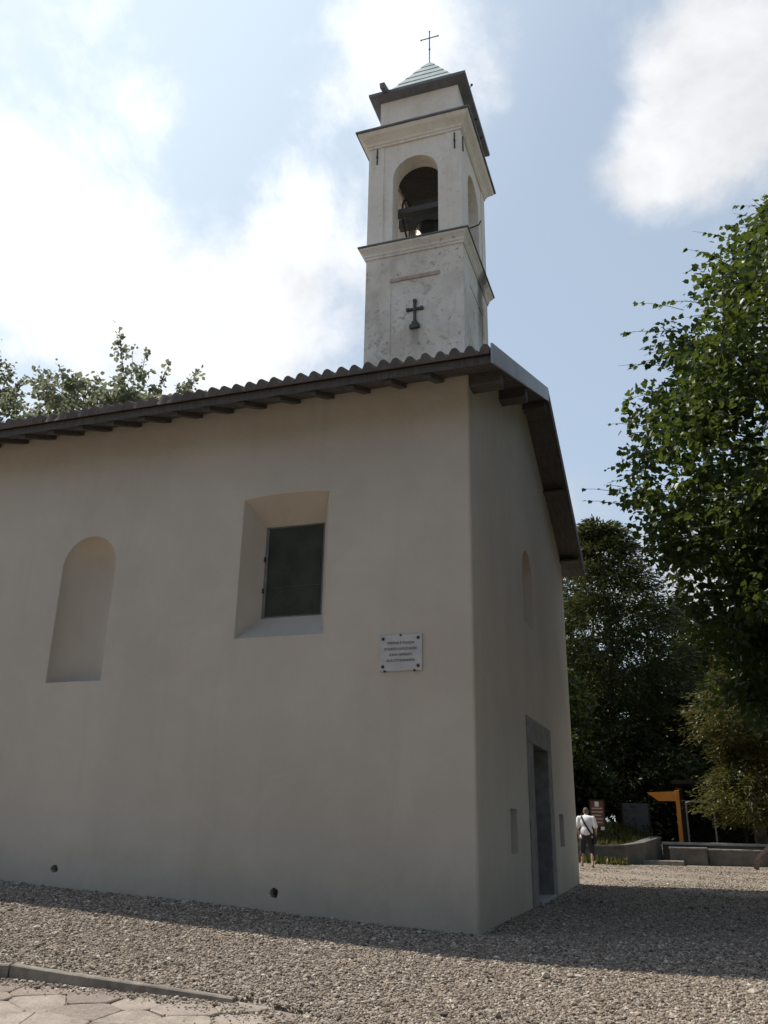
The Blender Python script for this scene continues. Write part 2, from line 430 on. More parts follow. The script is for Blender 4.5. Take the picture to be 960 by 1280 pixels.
M_GRASS = leaf_mat('grass_blade', (0.045, 0.058, 0.016), (0.15, 0.135, 0.05), 0.3, (0.18, 0.2, 0.03), 0.2)
M_SOIL = simple('grassy_soil', (0.075, 0.075, 0.035), 0.95, 0.4, 3, 0.5, 30)
M_ORANGE = simple('orange_paint', (0.78, 0.27, 0.03), 0.5, 0.12, 4, 0.05, 30)
M_SHED = wood_mat('shed_boards', (0.018, 0.015, 0.012), (0.036, 0.028, 0.022), (8, 8, 1))
M_PALE = simple('pale_post_paint', (0.42, 0.40, 0.36), 0.6, 0.15)
M_REDBOARD = simple('red_brown_board', (0.16, 0.045, 0.03), 0.55, 0.15)
M_PAPER = simple('white_paper', (0.66, 0.65, 0.62), 0.8, 0.06)
M_CREAMTXT = simple('cream_print', (0.42, 0.34, 0.26), 0.7, 0.08)
M_WALLSTONE = simple('grey_wall_stone', (0.135, 0.128, 0.115), 0.9, 0.3, 2.5, 0.4, 40)
M_CAPSTONE = simple('pale_coping_stone', (0.42, 0.40, 0.37), 0.85, 0.2, 4, 0.3, 60)
M_SKIN = simple('skin', (0.45, 0.26, 0.19), 0.55, 0.08, 12, 0.05, 120)
M_SHIRT = simple('white_cotton', (0.78, 0.78, 0.80), 0.9, 0.05, 10, 0.2, 40)
M_NAVY = simple('dark_navy_cotton', (0.025, 0.027, 0.036), 0.9, 0.25, 10, 0.2, 60)
M_HAIR = simple('grey_hair', (0.10, 0.09, 0.08), 0.7, 0.3, 60, 0.4, 160)
M_SHOE = simple('dark_shoe', (0.03, 0.026, 0.024), 0.6, 0.2)
M_BLACK = simple('black_strap', (0.018, 0.018, 0.02), 0.7, 0.2)
M_SHADOWGREY = simple('charcoal_cotton', (0.06, 0.06, 0.065), 0.9, 0.2, 10, 0.2, 60)

# ------------------------------------------------------------------ terrain
PAVE = [(-1.09, -3.74), (-0.29, -3.90), (-0.61, -4.365), (-1.75, -6.0), (-6.2, -6.0), (-5.2, -4.75), (-3.15, -3.86)]
def inpoly(x, y, P):
    c = np.zeros(np.shape(x), bool); n = len(P)
    for i in range(n):
        x0, y0 = P[i]; x1, y1 = P[(i + 1) % n]
        k = ((y0 > y) != (y1 > y)) & (x < (x1 - x0) * (y - y0) / ((y1 - y0) or 1e-9) + x0)
        c ^= k
    return c
def gz(x, y):
    x = np.asarray(x, float); y = np.asarray(y, float)
    z = 0.0514 * np.clip(-x, 0, 22) + 0.04 * np.clip(y, -14, 0)
    z = z + 0.012 * np.sin(x * 1.3 + y * 0.7) * np.sin(y * 1.1 - x * 0.4)
    return z
def pave_drop(x): return np.clip(0.025 + (-0.3 - np.asarray(x)) * 0.020, 0.025, 0.085)
def g1(x, y): return float(gz(x, y))

def axis(lo, hi, step, far):
    a = list(np.arange(lo, hi + 1e-6, step)); s = step; v = hi
    up = []
    while v < far: s *= 1.35; v += s; up.append(v)
    s = step; v = lo; dn = []
    while v > -far: s *= 1.35; v -= s; dn.append(v)
    return np.array(dn[::-1] + a + up)
gx, gy = axis(-9, 6, 0.09, 900), axis(-7, 3, 0.09, 900)
XX, YY = np.meshgrid(gx, gy)
ZZ = gz(XX, YY)
ZZ = np.where(inpoly(XX, YY, PAVE), ZZ - pave_drop(XX) - 0.035, ZZ)
nx, ny = len(gx), len(gy)
idx = np.arange(nx * ny).reshape(ny, nx)
quads = np.stack([idx[:-1, :-1], idx[:-1, 1:], idx[1:, 1:], idx[1:, :-1]], -1).reshape(-1, 4)
def np_mesh(name, V, F, mat, parent=None, smooth=False):
    V = np.asarray(V, np.float32).reshape(-1, 3); F = np.asarray(F, np.int32); k = F.shape[1]
    me = bpy.data.meshes.new(name)
    me.vertices.add(len(V)); me.vertices.foreach_set('co', V.ravel())
    me.loops.add(F.size); me.loops.foreach_set('vertex_index', F.ravel())
    me.polygons.add(len(F)); me.polygons.foreach_set('loop_start', np.arange(0, F.size, k, dtype=np.int32))
    me.polygons.foreach_set('use_smooth', np.full(len(F), smooth, bool))
    me.update(calc_edges=True); me.validate()
    me.materials.append(mat)
    ob = bpy.data.objects.new(name, me); COL.objects.link(ob)
    if parent: ob.parent = parent
    return ob
tag(np_mesh('gravel_ground', np.stack([XX, YY, ZZ], -1), quads, M_GROUND, smooth=True), kind='structure')

# ------------------------------------------------------------------ church
church = thing('church', 'small cream plastered country church with tiled gable roof and arched wall niche', 'church')
RIDGE_Y, RIDGE_Z, SL = 4.955, 9.40, 0.405
LEN = 20.0
def roof_z(y): return RIDGE_Z - SL * abs(y - RIDGE_Y)
SOFF = 0.17
W_N = 9.91
mb = MB()
win_f = rect_loop(-3.430, -2.085, 3.597, 5.665, 0.035); win_b = rect_loop(-3.231, -2.290, 3.951, 5.343, 0.0)
nic = arch_loop(-6.072, 0.482, 3.082, 4.86)
def ring_loop(cx, cz, r, n=12, wob=0.012):
    rr = random.Random(int(cx * 100))
    return [(cx + (r + rr.uniform(-wob, wob)) * math.cos(2 * math.pi * k / n), cz + (r + rr.uniform(-wob, wob)) * math.sin(2 * math.pi * k / n)) for k in range(n)]
vents = [ring_loop(-5.936, 0.522, 0.055), ring_loop(-2.597, 0.345, 0.06), ring_loop(-9.3, 0.68, 0.055)]
ST = roof_z(0) - SOFF
RC = 0.035                                     # worn, rounded arris radius
def grow(lp, d):
    cx_ = (min(p[0] for p in lp) + max(p[0] for p in lp)) / 2; cz_ = (min(p[1] for p in lp) + max(p[1] for p in lp)) / 2
    wx = (max(p[0] for p in lp) - cx_); wz = (max(p[1] for p in lp) - cz_)
    return [(cx_ + (p[0] - cx_) * (wx + d) / wx, cz_ + (p[1] - cz_) * (wz + d) / wz) for p in lp]
win_o, nic_o = grow(win_f, 0.022), grow(nic, 0.016)
fill(mb, [(-LEN, -0.8), (-RC, -0.8), (-RC, ST), (-LEN, ST)], [win_o, nic_o] + vents, lambda x, z: (x, 0.0, z))
def rounded(o, i, d, f3):
    return [[f3(*p, 0.0) for p in o], [f3(p[0] + (q[0] - p[0]) * 0.62, p[1] + (q[1] - p[1]) * 0.62, d * 0.18) for p, q in zip(o, i)], [f3(*q, d) for q in i]]
sth = lambda x, z, d: (x, d, z)
strip(mb, rounded(win_o, win_f, 0.028, sth) + [[(x, 0.40, z) for x, z in win_b]])
strip(mb, rounded(nic_o, nic, 0.02, sth))
rnd = random.Random(3)
crn = []
for i in range(34):
    z_ = -0.8 + (ST + 0.8) * i / 33; w_ = rnd.uniform(-0.004, 0.004)
    crn.append([(-RC + (RC + w_) * math.sin(a), RC - (RC + w_) * math.cos(a), z_) if 0 < a < 1.57 else (-RC + RC * math.sin(a), RC - RC * math.cos(a), z_) for a in (0, math.pi / 8, math.pi / 4, 3 * math.pi / 8, math.pi / 2)])
mb.loft(crn, cap=False, closed=False)
# curved niche: half-round in plan, quarter sphere at the head
loops = []
for i in range(9):
    a = i / 8 * math.pi / 2; s = math.cos(a); d = 0.02 + 0.36 * math.sin(a)
    loops.append([(-6.072 + (x + 6.072) * max(s, 0.02), d, (z if z <= 4.861 else 4.86 + (z - 4.86) * max(s, 0.02))) for x, z in nic])
strip(mb, loops)
mb.add(loops[-1], [tuple(range(len(loops[-1])))])
for v in vents:
    strip(mb, [[(x, 0.0, z) for x, z in v], [(x, 0.35, z) for x, z in v]])
# facade on x = 0
door_f = rect_loop(4.23, 5.95, -0.8, 2.49); 
fn1 = rect_loop(2.10, 2.64, 0.81, 1.41); fn2 = rect_loop(7.15, 7.78, 0.80, 1.40)
fa = arch_loop(4.55, 0.56, 4.55, 5.39)
gable = [(RC, -0.8)] + [(4.23, -0.8), (4.23, 2.49), (5.95, 2.49), (5.95, -0.8)] + [(W_N, -0.8), (W_N, roof_z(W_N) - SOFF), (RIDGE_Y, RIDGE_Z - SOFF), (RC, ST)]
fill(mb, gable, [fn1, fn2, fa], lambda y, z: (0.0, y, z))
for lp, dep in ((fn1, 0.34), (fn2, 0.34)):
    strip(mb, [[(0.0, y, z) for y, z in lp], [(-dep, y, z) for y, z in lp]])
    mb.add([(-dep, y, z) for y, z in lp], [tuple(range(len(lp)))])
strip(mb, [[(0.0, y, z) for y, z in fa], [(-0.42, y, z) for y, z in fa]])
mb.add([(-0.42, y, z) for y, z in fa], [tuple(range(len(fa)))])
mb.add([(0, 4.23, -0.8), (0, 4.23, 2.49), (-0.5, 4.23, 2.49), (-0.5, 4.23, -0.8)], [(0, 1, 2, 3)])
mb.add([(0, 5.95, -0.8), (0, 5.95, 2.49), (-0.5, 5.95, 2.49), (-0.5, 5.95, -0.8)], [(0, 1, 2, 3)])
mb.add([(0, 4.23, 2.49), (0, 5.95, 2.49), (-0.5, 5.95, 2.49), (-0.5, 4.23, 2.49)], [(0, 1, 2, 3)])
# north and west walls, simple apse end
fill(mb, [(-LEN, -0.8), (0, -0.8), (0, roof_z(W_N) - SOFF), (-LEN, roof_z(W_N) - SOFF)], [], lambda x, z: (x, W_N, z))
fill(mb, [(0, -0.8), (W_N, -0.8), (W_N, roof_z(W_N) - SOFF), (RIDGE_Y, RIDGE_Z - SOFF), (0, ST)], [], lambda y, z: (-LEN, y, z))
wall = mb.build('wall', M_PL, church, smooth=True, recalc=False, ang=30)

# window in the splayed reveal
wf = MB()
wf.box(-3.231, -3.185, 0.385, 0.45, 3.951, 5.343).box(-2.306, -2.290, 0.392, 0.45, 3.951, 5.343)
wf.box(-3.185, -2.306, 0.394, 0.448, 5.325, 5.343).box(-3.185, -2.306, 0.394, 0.448, 3.951, 3.967)
win = wf.build('window', M_FRAME, church)
MB().box(-3.186, -2.305, 0.41, 0.43, 3.966, 5.326).build('pane', M_MESH, win)
wm = MB().box(-3.185, -2.306, 0.398, 0.412, 4.395, 4.410)
for k in range(24):
    xx = -3.18 + 0.85 * (k + 0.5) / 24; wm.box(xx - 0.002, xx + 0.002, 0.402, 0.408, 3.985, 5.303)
for k in range(36):
    zz = 3.99 + 1.31 * (k + 0.5) / 36; wm.box(-3.185, -2.33, 0.4025, 0.4075, zz - 0.002, zz + 0.002)
wm.build('grille', M_MESH, win)
for zz in (4.32, 4.80): MB().box(-3.236, -3.215, 0.36, 0.386, zz, zz + 0.07).build('hinge', M_IRON, win)

# door with stone surround
ds = MB()
ds.box(-0.28, 0.018, 3.71, 4.26, -0.35, 2.478).box(-0.28, 0.018, 5.92, 6.40, -0.35, 2.478).box(-0.28, 0.020, 3.71, 6.40, 2.480, 2.90)
dsr = ds.build('door_surround', M_STONE, church); bevel(dsr, 0.008, 1)
dl = MB()
for k in range(2):
    y0 = 4.26 + k * 0.83
    dl.box(-0.36, -0.30, y0 + 0.004, y0 + 0.826, 0.06, 2.478)
    for zz in ((0.2, 0.75), (0.9, 1.6), (1.75, 2.35)):
        dl.box(-0.305, -0.285, y0 + 0.12, y0 + 0.71, *zz)
dr = dl.build('door', M_DOOR, church); bevel(dr, 0.006, 1)
MB().tube([(-0.30, 5.03, 1.05), (-0.24, 5.03, 1.05), (-0.24, 5.03, 1.18), (-0.30, 5.03, 1.18)], 0.012).build('handle', M_IRON, dr, True)
sl = MB().box(-0.45, 0.06, 4.27, 5.91, -0.1, 0.055).build('doorstep', simple('pale_step_stone', (0.36, 0.35, 0.33), 0.85, 0.2), church); bevel(sl, 0.01, 1)

# roof of barrel tiles, both slopes
OH = 0.52; EAVE_S, EAVE_N = -0.80, 10.42
def slope(y_eave, sign):
    PITCH = 0.205; per = 10; xs = []
    n = int((LEN + OH * 2 - 0.06) / PITCH)
    x_hi = OH - 0.05
    us = np.arange(n * per + 1) / per
    X = x_hi - us * PITCH
    ph = us % 1.0
    prof = np.where(ph < 0.62, 0.075 * np.sqrt(np.clip(1 - ((ph - 0.31) / 0.31) ** 2, 0, 1)) + 0.015, 0.015 - 0.035 * np.sin((ph - 0.62) / 0.38 * math.pi))
    tile_j = rng.normal(0, 1, (n + 2, 40))
    run = abs(RIDGE_Y - y_eave); rows = int(run / 0.36)
    vs = []; 
    lines = []
    for r in range(rows):
        for e in (0, 1):
            t = (r + e) / rows
            lines.append((t, 0.030 if e == 0 else 0.0, r))
    ti = np.floor(us).astype(int)
    V = []
    for t, lift, r in lines:
        yy = y_eave + (RIDGE_Y - y_eave) * t + sign * 0.012 * tile_j[ti, r % 40] * (1 if (lift > 0) else 0)
        zz = roof_z(0) * 0 + (RIDGE_Z - SL * np.abs(yy - RIDGE_Y)) + prof * (1.08 if lift > 0 else 0.92) + lift + 0.006 * tile_j[ti, (r + 13) % 40]
        V.append(np.stack([X + 0.006 * tile_j[ti, (r + 7) % 40], yy, zz], -1))
    # closing lip at the eave: underside of the first course
    base = np.stack([X, np.full_like(X, y_eave), np.full_like(X, RIDGE_Z - SL * abs(y_eave - RIDGE_Y) - 0.03)], -1)
    back = base.copy(); back[:, 1] += sign * 0.25; back[:, 2] += SL * 0.25
    V = [back, base] + V
    A = np.array(V); m, k = A.shape[:2]
    id_ = np.arange(m * k).reshape(m, k)
    F = np.stack([id_[:-1, :-1], id_[1:, :-1], id_[1:, 1:], id_[:-1, 1:]], -1).reshape(-1, 4)
    return A.reshape(-1, 3), F
Va, Fa = slope(EAVE_S, 1); Vb, Fb = slope(EAVE_N, -1)
roof = np_mesh('roof', np.concatenate([Va, Vb]), np.concatenate([Fa, Fb + len(Va)]), M_TILE, church, smooth=True)
roof.data.set_sharp_from_angle(angle=math.radians(40))
rt = MB()
xr = OH - 0.06
while xr > -LEN - OH:
    rings = []
    for q, ex in ((0, 1.06), (0.42, 0.94)):
        rings.append([(xr - q, RIDGE_Y + 0.13 * ex * math.cos(math.pi * k / 8), RIDGE_Z - 0.02 + 0.13 * ex * math.sin(math.pi * k / 8)) for k in range(9)])
    rt.loft(rings, cap=True); xr -= 0.38
rt.build('ridge_tile', M_TILE, roof, True)
# boarded soffit: thin sheet following both slopes
sf = MB()
def slab_profile(y0, y1, top, bot, x0, x1):
    ys = (y0, y1)
    vs = []
    for x in (x0, x1):
        for y in ys: vs += [(x, y, roof_z(y) - top), (x, y, roof_z(y) - bot)]
    return vs
for (ya, yb) in ((EAVE_S + 0.06, RIDGE_Y), (RIDGE_Y, EAVE_N - 0.06)):
    k = 0
    step = 0.16
    # boards run along the nave
    n = max(1, int(abs(yb - ya) / step))
    for i in range(n):
        y0 = ya + (yb - ya) * i / n + 0.002; y1 = ya + (yb - ya) * (i + 1) / n - 0.002
        vs = slab_profile(y0, y1, 0.05, SOFF - 0.003 + (0.003 if i % 2 else 0), -LEN - OH + 0.03, OH - 0.035)
        sf.add(vs, [(0, 2, 3, 1), (4, 5, 7, 6), (0, 1, 5, 4), (2, 6, 7, 3), (0, 4, 6, 2), (1, 3, 7, 5)])
sf.build('soffit', M_SOFF, church)
# verge flashing boards at the gable
def verge(x0, x1, spans):
    fl = MB()
    for (ya, yb) in spans:
        vs = []
        for x in (x0, x1):
            for y in (ya, yb): vs += [(x, y, roof_z(y) + 0.115), (x, y, roof_z(y) - 0.185)]
        fl.add(vs, [(0, 2, 3, 1), (4, 5, 7, 6), (0, 1, 5, 4), (2, 6, 7, 3), (0, 4, 6, 2), (1, 3, 7, 5)])
    return fl
verge(OH - 0.025, OH, ((EAVE_S - 0.03, RIDGE_Y + 0.02),)).build('verge_flashing', M_FLASH, church)
verge(OH - 0.035, OH - 0.004, ((RIDGE_Y + 0.022, EAVE_N + 0.03),)).build('verge_board', M_WOOD, church)
# rafter tails under the south eave
M_R = []
k = 0; x = -0.42
raf = None
while x > -LEN:
    vs = []
    for xx in (x - 0.06, x + 0.06):
        for y in (EAVE_S + 0.10, 0.05):
            vs += [(xx - x, y, roof_z(y) - SOFF - 0.004), (xx - x, y, roof_z(y) - SOFF - 0.068)]
    if raf is None:
        raf = MB().add(vs, [(0, 2, 3, 1), (4, 5, 7, 6), (0, 1, 5, 4), (2, 6, 7, 3), (0, 4, 6, 2), (1, 3, 7, 5)]).build('rafter_tail', M_WOOD, church)
        raf.location.x = x
    else:
        c = raf.copy(); COL.objects.link(c); c.parent = church; c.location.x = x
    x -= 0.57 + random.uniform(-0.02, 0.02)
# purlin ends carrying the gable overhang
for y in (0.16, 2.45, RIDGE_Y, 7.4, 9.70):
    zt = roof_z(y) - SOFF - 0.012 - (0.03 if y != RIDGE_Y else 0)
    dp = 0.19 if y < 5 else 0.05
    p = MB().box(-0.10, OH - 0.07, y - 0.13, y + 0.13, zt - dp, zt).build('purlin', M_WOOD, church)
    bevel(p, 0.01, 1)

# ------------------------------------------------------------------ bell tower
tower = thing('bell_tower', 'slender weathered plaster bell tower rising behind the church roof', 'bell tower')
TX0, TX1, TY0, TY1 = -4.262, -1.655, 7.0, 9.93
mb = MB()
# lower stage with a shallow sunk panel on each face
o = 0.0
PX0, PX1 = TX0 + 0.69, TX1 - 0.63
PY0, PY1 = TY0 + 0.72, TY1 - 0.72
PZ0, PZ1 = 5.2, 14.30
def face_panel(outer, hole, to3, dep3):
    fill(mb, outer, [hole], to3)
    strip(mb, [[to3(*p) for p in hole], [dep3(*p) for p in hole]])
    mb.add([dep3(*p) for p in hole], [tuple(range(len(hole)))])
hx = [(PX0, PZ0), (PX1, PZ0), (PX1, PZ1), (PX0, PZ1)]; hy = [(PY0, PZ0), (PY1, PZ0), (PY1, PZ1), (PY0, PZ1)]
ox = [(TX0, 4.5), (TX1, 4.5), (TX1, 15.1), (TX0, 15.1)]; oy = [(TY0, 4.5), (TY1, 4.5), (TY1, 15.1), (TY0, 15.1)]
face_panel(ox, hx, lambda x, z: (x, TY0, z), lambda x, z: (x, TY0 + 0.014, z))
face_panel(ox, hx, lambda x, z: (x, TY1, z), lambda x, z: (x, TY1 - 0.014, z))
face_panel(oy, hy, lambda y, z: (TX1, y, z), lambda y, z: (TX1 - 0.014, y, z))
face_panel(oy, hy, lambda y, z: (TX0, y, z), lambda y, z: (TX0 + 0.014, y, z))
# belfry stage, four arched openings through thick walls
BZ0, BZ1 = 15.42, 18.80
TH = 0.48
cxm, cym = (-3.56 - 2.30) / 2, (TY0 + TY1) / 2
ax = arch_loop(cxm, 0.63, 15.50, 17.60); ay = arch_loop(cym, 0.66, 15.50, 17.58)
bx = [(TX0 + 0.02, BZ0), (TX1 - 0.02, BZ0), (TX1 - 0.02, BZ1), (TX0 + 0.02, BZ1)]
by = [(TY0 + 0.02, BZ0), (TY1 - 0.02, BZ0), (TY1 - 0.02, BZ1), (TY0 + 0.02, BZ1)]
ix = [(TX0 + TH, BZ0), (TX1 - TH, BZ0), (TX1 - TH, BZ1), (TX0 + TH, BZ1)]
iy = [(TY0 + TH, BZ0), (TY1 - TH, BZ0), (TY1 - TH, BZ1), (TY0 + TH, BZ1)]
for yo, yi in ((TY0 + 0.02, TY0 + TH), (TY1 - 0.02, TY1 - TH)):
    fill(mb, bx, [ax], lambda x, z: (x, yo, z)); fill(mb, ix, [ax], lambda x, z: (x, yi, z))
    strip(mb, [[(x, yo, z) for x, z in ax], [(x, yi, z) for x, z in ax]])
for xo, xi in ((TX0 + 0.02, TX0 + TH), (TX1 - 0.02, TX1 - TH)):
    fill(mb, by, [ay], lambda y, z: (xo, y, z)); fill(mb, iy, [ay], lambda y, z: (xi, y, z))
    strip(mb, [[(xo, y, z) for y, z in ay], [(xi, y, z) for y, z in ay]])
# corner pilaster strips of the belfry
for (xa, xb) in ((TX0, TX0 + 0.44), (TX1 - 0.40, TX1)):
    for (ya, yb) in ((TY0, TY0 + 0.42), (TY1 - 0.42, TY1)):
        mb.add([(xa, ya, BZ0), (xb, ya, BZ0), (xb, yb, BZ0), (xa, yb, BZ0), (xa, ya, BZ1), (xb, ya, BZ1), (xb, yb, BZ1), (xa, yb, BZ1)],
               [(0, 1, 5, 4), (1, 2, 6, 5), (2, 3, 7, 6), (3, 0, 4, 7)])
# attic drum under the cap
AX0, AX1, AY0, AY1 = -3.985, -1.74, 7.10, 9.80
mb.sq([(0, 19.10), (0, 20.50)], AX0, AX1, AY0, AY1)
mb.build('shaft', M_TW, tower, recalc=False)
# floor and ceiling of the bell chamber
MB().box(TX0 + TH - 0.01, TX1 - TH + 0.01, TY0 + TH - 0.01, TY1 - TH + 0.01, 18.42, 18.60).build('chamber_ceiling', M_WOOD, tower)
MB().box(TX0 + 0.1, TX1 - 0.1, TY0 + 0.1, TY1 - 0.1, 15.30, 15.47).build('chamber_floor', M_STONE, tower)
# string course and main cornice: plaster mouldings with lead capping
MB().sq([(0.0, 15.06), (0.03, 15.062), (0.03, 15.12), (0.055, 15.15), (0.06, 15.21), (0.10, 15.27), (0.15, 15.33), (0.155, 15.385), (-0.1, 15.386)], TX0, TX1, TY0, TY1).build('string_course', M_TW, tower)
MB().sq([(-0.1, 15.388), (0.19, 15.389), (0.19, 15.425), (0.0, 15.46), (-0.1, 15.465)], TX0, TX1, TY0, TY1).build('capping', M_SLATE, tower)
MB().sq([(0.0, 18.74), (0.03, 18.742), (0.03, 18.80), (0.06, 18.83), (0.075, 18.89), (0.14, 18.97), (0.22, 19.05), (0.255, 19.11), (0.26, 19.16), (-0.1, 19.161)], TX0, TX1, TY0, TY1).build('cornice', M_TW, tower)
MB().sq([(-0.3, 19.163), (0.31, 19.164), (0.31, 19.215), (0.0, 19.30), (-0.3, 19.36)], TX0, TX1, TY0, TY1).build('capping', M_SLATE, tower)
# eave of the little pyramid roof
MB().sq([(0.0, 20.44), (0.27, 20.50), (0.28, 20.59), (0.20, 20.62), (-0.2, 20.63)], AX0, AX1, AY0, AY1).build('eave_board', M_CAPWOOD, tower)
pc = ((AX0 + AX1) / 2 - 0.06, (AY0 + AY1) / 2)
pr = MB(); N = 7
for i in range(N):
    def sec(t, o):
        hx_, hy_ = 1.27, 1.27
        s = 1 - t
        return [(pc[0] + q * (hx_ * s + o), pc[1] + w * (hy_ * s + o), 20.62 + 2.45 * t) for q, w in ((-1, -1), (1, -1), (1, 1), (-1, 1))]
    pr.loft([sec(i / N, 0.045), sec((i + 1) / N - 0.02, 0.03), sec((i + 1) / N - 0.02, 0.0), sec((i + 1) / N, 0.0)], cap=True)
pr.build('pyramid_roof', M_COPPER, tower)
cr = MB()
cr.lathe([(0.001, -0.1), (0.05, -0.08), (0.055, 0.0), (0.03, 0.06), (0.001, 0.08)], (pc[0], pc[1], 23.0), 12)
cr.tube([(pc[0], pc[1], 22.9), (pc[0], pc[1], 24.36)], 0.017, 8)
cr.tube([(pc[0] - 0.27, pc[1], 24.09), (pc[0] + 0.27, pc[1], 24.09)], 0.015, 8)
cr.lathe([(0.001, -0.035), (0.03, -0.015), (0.03, 0.015), (0.001, 0.035)], (pc[0], pc[1], 23.62), 10)
for dx, dz in ((-0.27, 24.09), (0.27, 24.09), (0, 24.36)):
    cr.lathe([(0.001, -0.03), (0.026, -0.01), (0.026, 0.01), (0.001, 0.03)], (pc[0] + dx, pc[1], dz), 8)
cr.build('iron_cross', M_IRON, tower, True)
# rainwater spout on the corner of the cap, and clips of the lightning wire
MB().box(-0.07, 0.07, -0.30, 0.35, -0.07, 0.07, Matrix.Translation((-3.76, 6.82, 20.60)) @ Matrix.Rotation(math.radians(18), 4, 'X')).build('waterspout', M_CAPWOOD, tower)
for (x_, y_, z_) in ((AX1 + 0.29, 7.45, 20.60), (TX1 + 0.32, 7.35, 19.24), (TX1 + 0.32, 8.05, 19.24)):
    MB().tube([(x_ - 0.03, y_, z_ - 0.03), (x_ + 0.02, y_, z_ + 0.06)], 0.012, 6).lathe([(0.001, -0.04), (0.035, -0.02), (0.035, 0.02), (0.001, 0.04)], (x_ + 0.03, y_, z_ + 0.08), 8).build('wire_clip', M_IRON, tower, True)
# tie anchors
for (x_, z_) in ((-4.02, 18.45), (-1.83, 18.40)):
    MB().box(x_ - 0.014, x_ + 0.014, TY0 - 0.03, TY0 + 0.03, z_ - 0.26, z_ + 0.26).box(x_ - 0.022, x_ + 0.022, TY0 - 0.04, TY0, z_ - 0.03, z_ + 0.03).build('tie_anchor', M_IRON, tower)
MB().box(TX1 - 0.03, TX1 + 0.03, 7.16, 7.19, 18.15, 18.65).build('tie_anchor', M_IRON, tower)
# pinkish band above the sunk panel and the relief cross
MB().box(PX0 - 0.02, PX1 + 0.02, TY0 - 0.02, TY0 + 0.02, 14.26, 14.36).build('panel_band', M_BRICKBAND, tower)
cz = 13.2; cxx = -2.92
rc = MB()
rc.box(cxx - 0.034, cxx + 0.034, TY0 - 0.05, TY0 + 0.04, 12.96, 13.56).box(cxx - 0.17, cxx - 0.034, TY0 - 0.048, TY0 + 0.04, 13.30, 13.365).box(cxx + 0.034, cxx + 0.17, TY0 - 0.048, TY0 + 0.04, 13.30, 13.365)
for a_, b_ in ((-0.18, 13.3325), (0.18, 13.3325), (0, 13.57)):
    rc.box(cxx + a_ - 0.045, cxx + a_ + 0.045, TY0 - 0.055, TY0 + 0.038, b_ - 0.045, b_ + 0.045)
rc.box(cxx - 0.075, cxx + 0.075, TY0 - 0.06, TY0 + 0.036, 12.88, 12.965).box(cxx - 0.13, cxx + 0.13, TY0 - 0.07, TY0 + 0.034, 12.77, 12.883)
bevel(rc.build('relief_cross', M_DARKSTONE, tower), 0.012, 1)

# bell hanging in the chamber
bell = thing('church_bell', 'dark bronze bell on a timber headstock inside the open belfry arch', 'bell')
bc = (-2.93, 8.35, 16.0)
MB().lathe([(0.001, 1.00), (0.10, 1.0), (0.26, 0.95), (0.36, 0.82), (0.40, 0.55), (0.45, 0.30), (0.53, 0.12), (0.60, 0.0), (0.58, -0.02), (0.50, 0.02), (0.40, 0.3), (0.35, 0.6), (0.2, 0.85), (0.001, 0.88)], bc, 32).build('bell_body', M_BRONZE, bell, True)
hs = MB().box(-3.80, -2.06, 8.22, 8.48, 16.98, 17.26).box(-3.35, -2.5, 8.18, 8.52, 17.26, 17.75).build('headstock', M_WOOD, bell); bevel(hs, 0.02, 1)
MB().tube([(-2.93, 8.35, 16.9), (-2.93, 8.35, 16.05)], [0.02, 0.03], 8).lathe([(0.001, -0.09), (0.07, -0.05), (0.07, 0.05), (0.001, 0.09)], (-2.93, 8.35, 15.99), 10).build('clapper', M_IRON, bell, True)
wh = MB(); R_ = 0.66
wh.tube([(-3.50, 8.35 + R_ * math.cos(a), 17.1 + R_ * math.sin(a)) for a in np.linspace(0, 2 * math.pi, 33)], 0.03, 6)
for a in (0, math.pi / 2, math.pi / 4, 3 * math.pi / 4): wh.tube([(-3.50, 8.35 - R_ * math.cos(a), 17.1 - R_ * math.sin(a)), (-3.50, 8.35 + R_ * math.cos(a), 17.1 + R_ * math.sin(a))], 0.014, 6)
wh.build('bell_wheel', M_IRON, bell, True)
for y_ in (7.6, 9.1):
    MB().box(-3.90, -2.0, y_ - 0.1, y_ + 0.1, 16.80, 16.97).build('support_beam', M_WOOD, bell)
MB().tube([(-1.80, 8.35, 16.55), (-1.50, 8.33, 16.60), (-1.45, 8.33, 16.72)], 0.018, 6).build('bell_lever', M_IRON, bell, True)

# ------------------------------------------------------------------ plaque
plaque = thing('plaque', 'white square marble plaque with four dark studs on the plain side wall', 'plaque')
pl0 = Vector((-0.970, -0.012, 3.278))
ps = MB().box(-1.262, -0.678, -0.024, 0.0, 3.04, 3.516).build('slab', M_MARBLE, plaque); bevel(ps, 0.004, 1)
for x_ in (-1.21, -0.73):
    for z_ in (3.098, 3.462):
        st = MB()
        st.loft([[(x_ + r_ * math.cos(2 * math.pi * k / 14), y_, z_ + r_ * math.sin(2 * math.pi * k / 14)) for k in range(14)] for r_, y_ in ((0.021, -0.022), (0.021, -0.032), (0.012, -0.040))])
        st.build('stud', M_STUD, plaque, True)
for x_, z_ in ((-0.970, 3.503), (-1.185, 3.040), (-0.78, 3.040)):
    MB().box(x_ - 0.012, x_ + 0.012, -0.034, -0.002, z_ - 0.012, z_ + 0.012).build('clip', M_STUD, plaque)
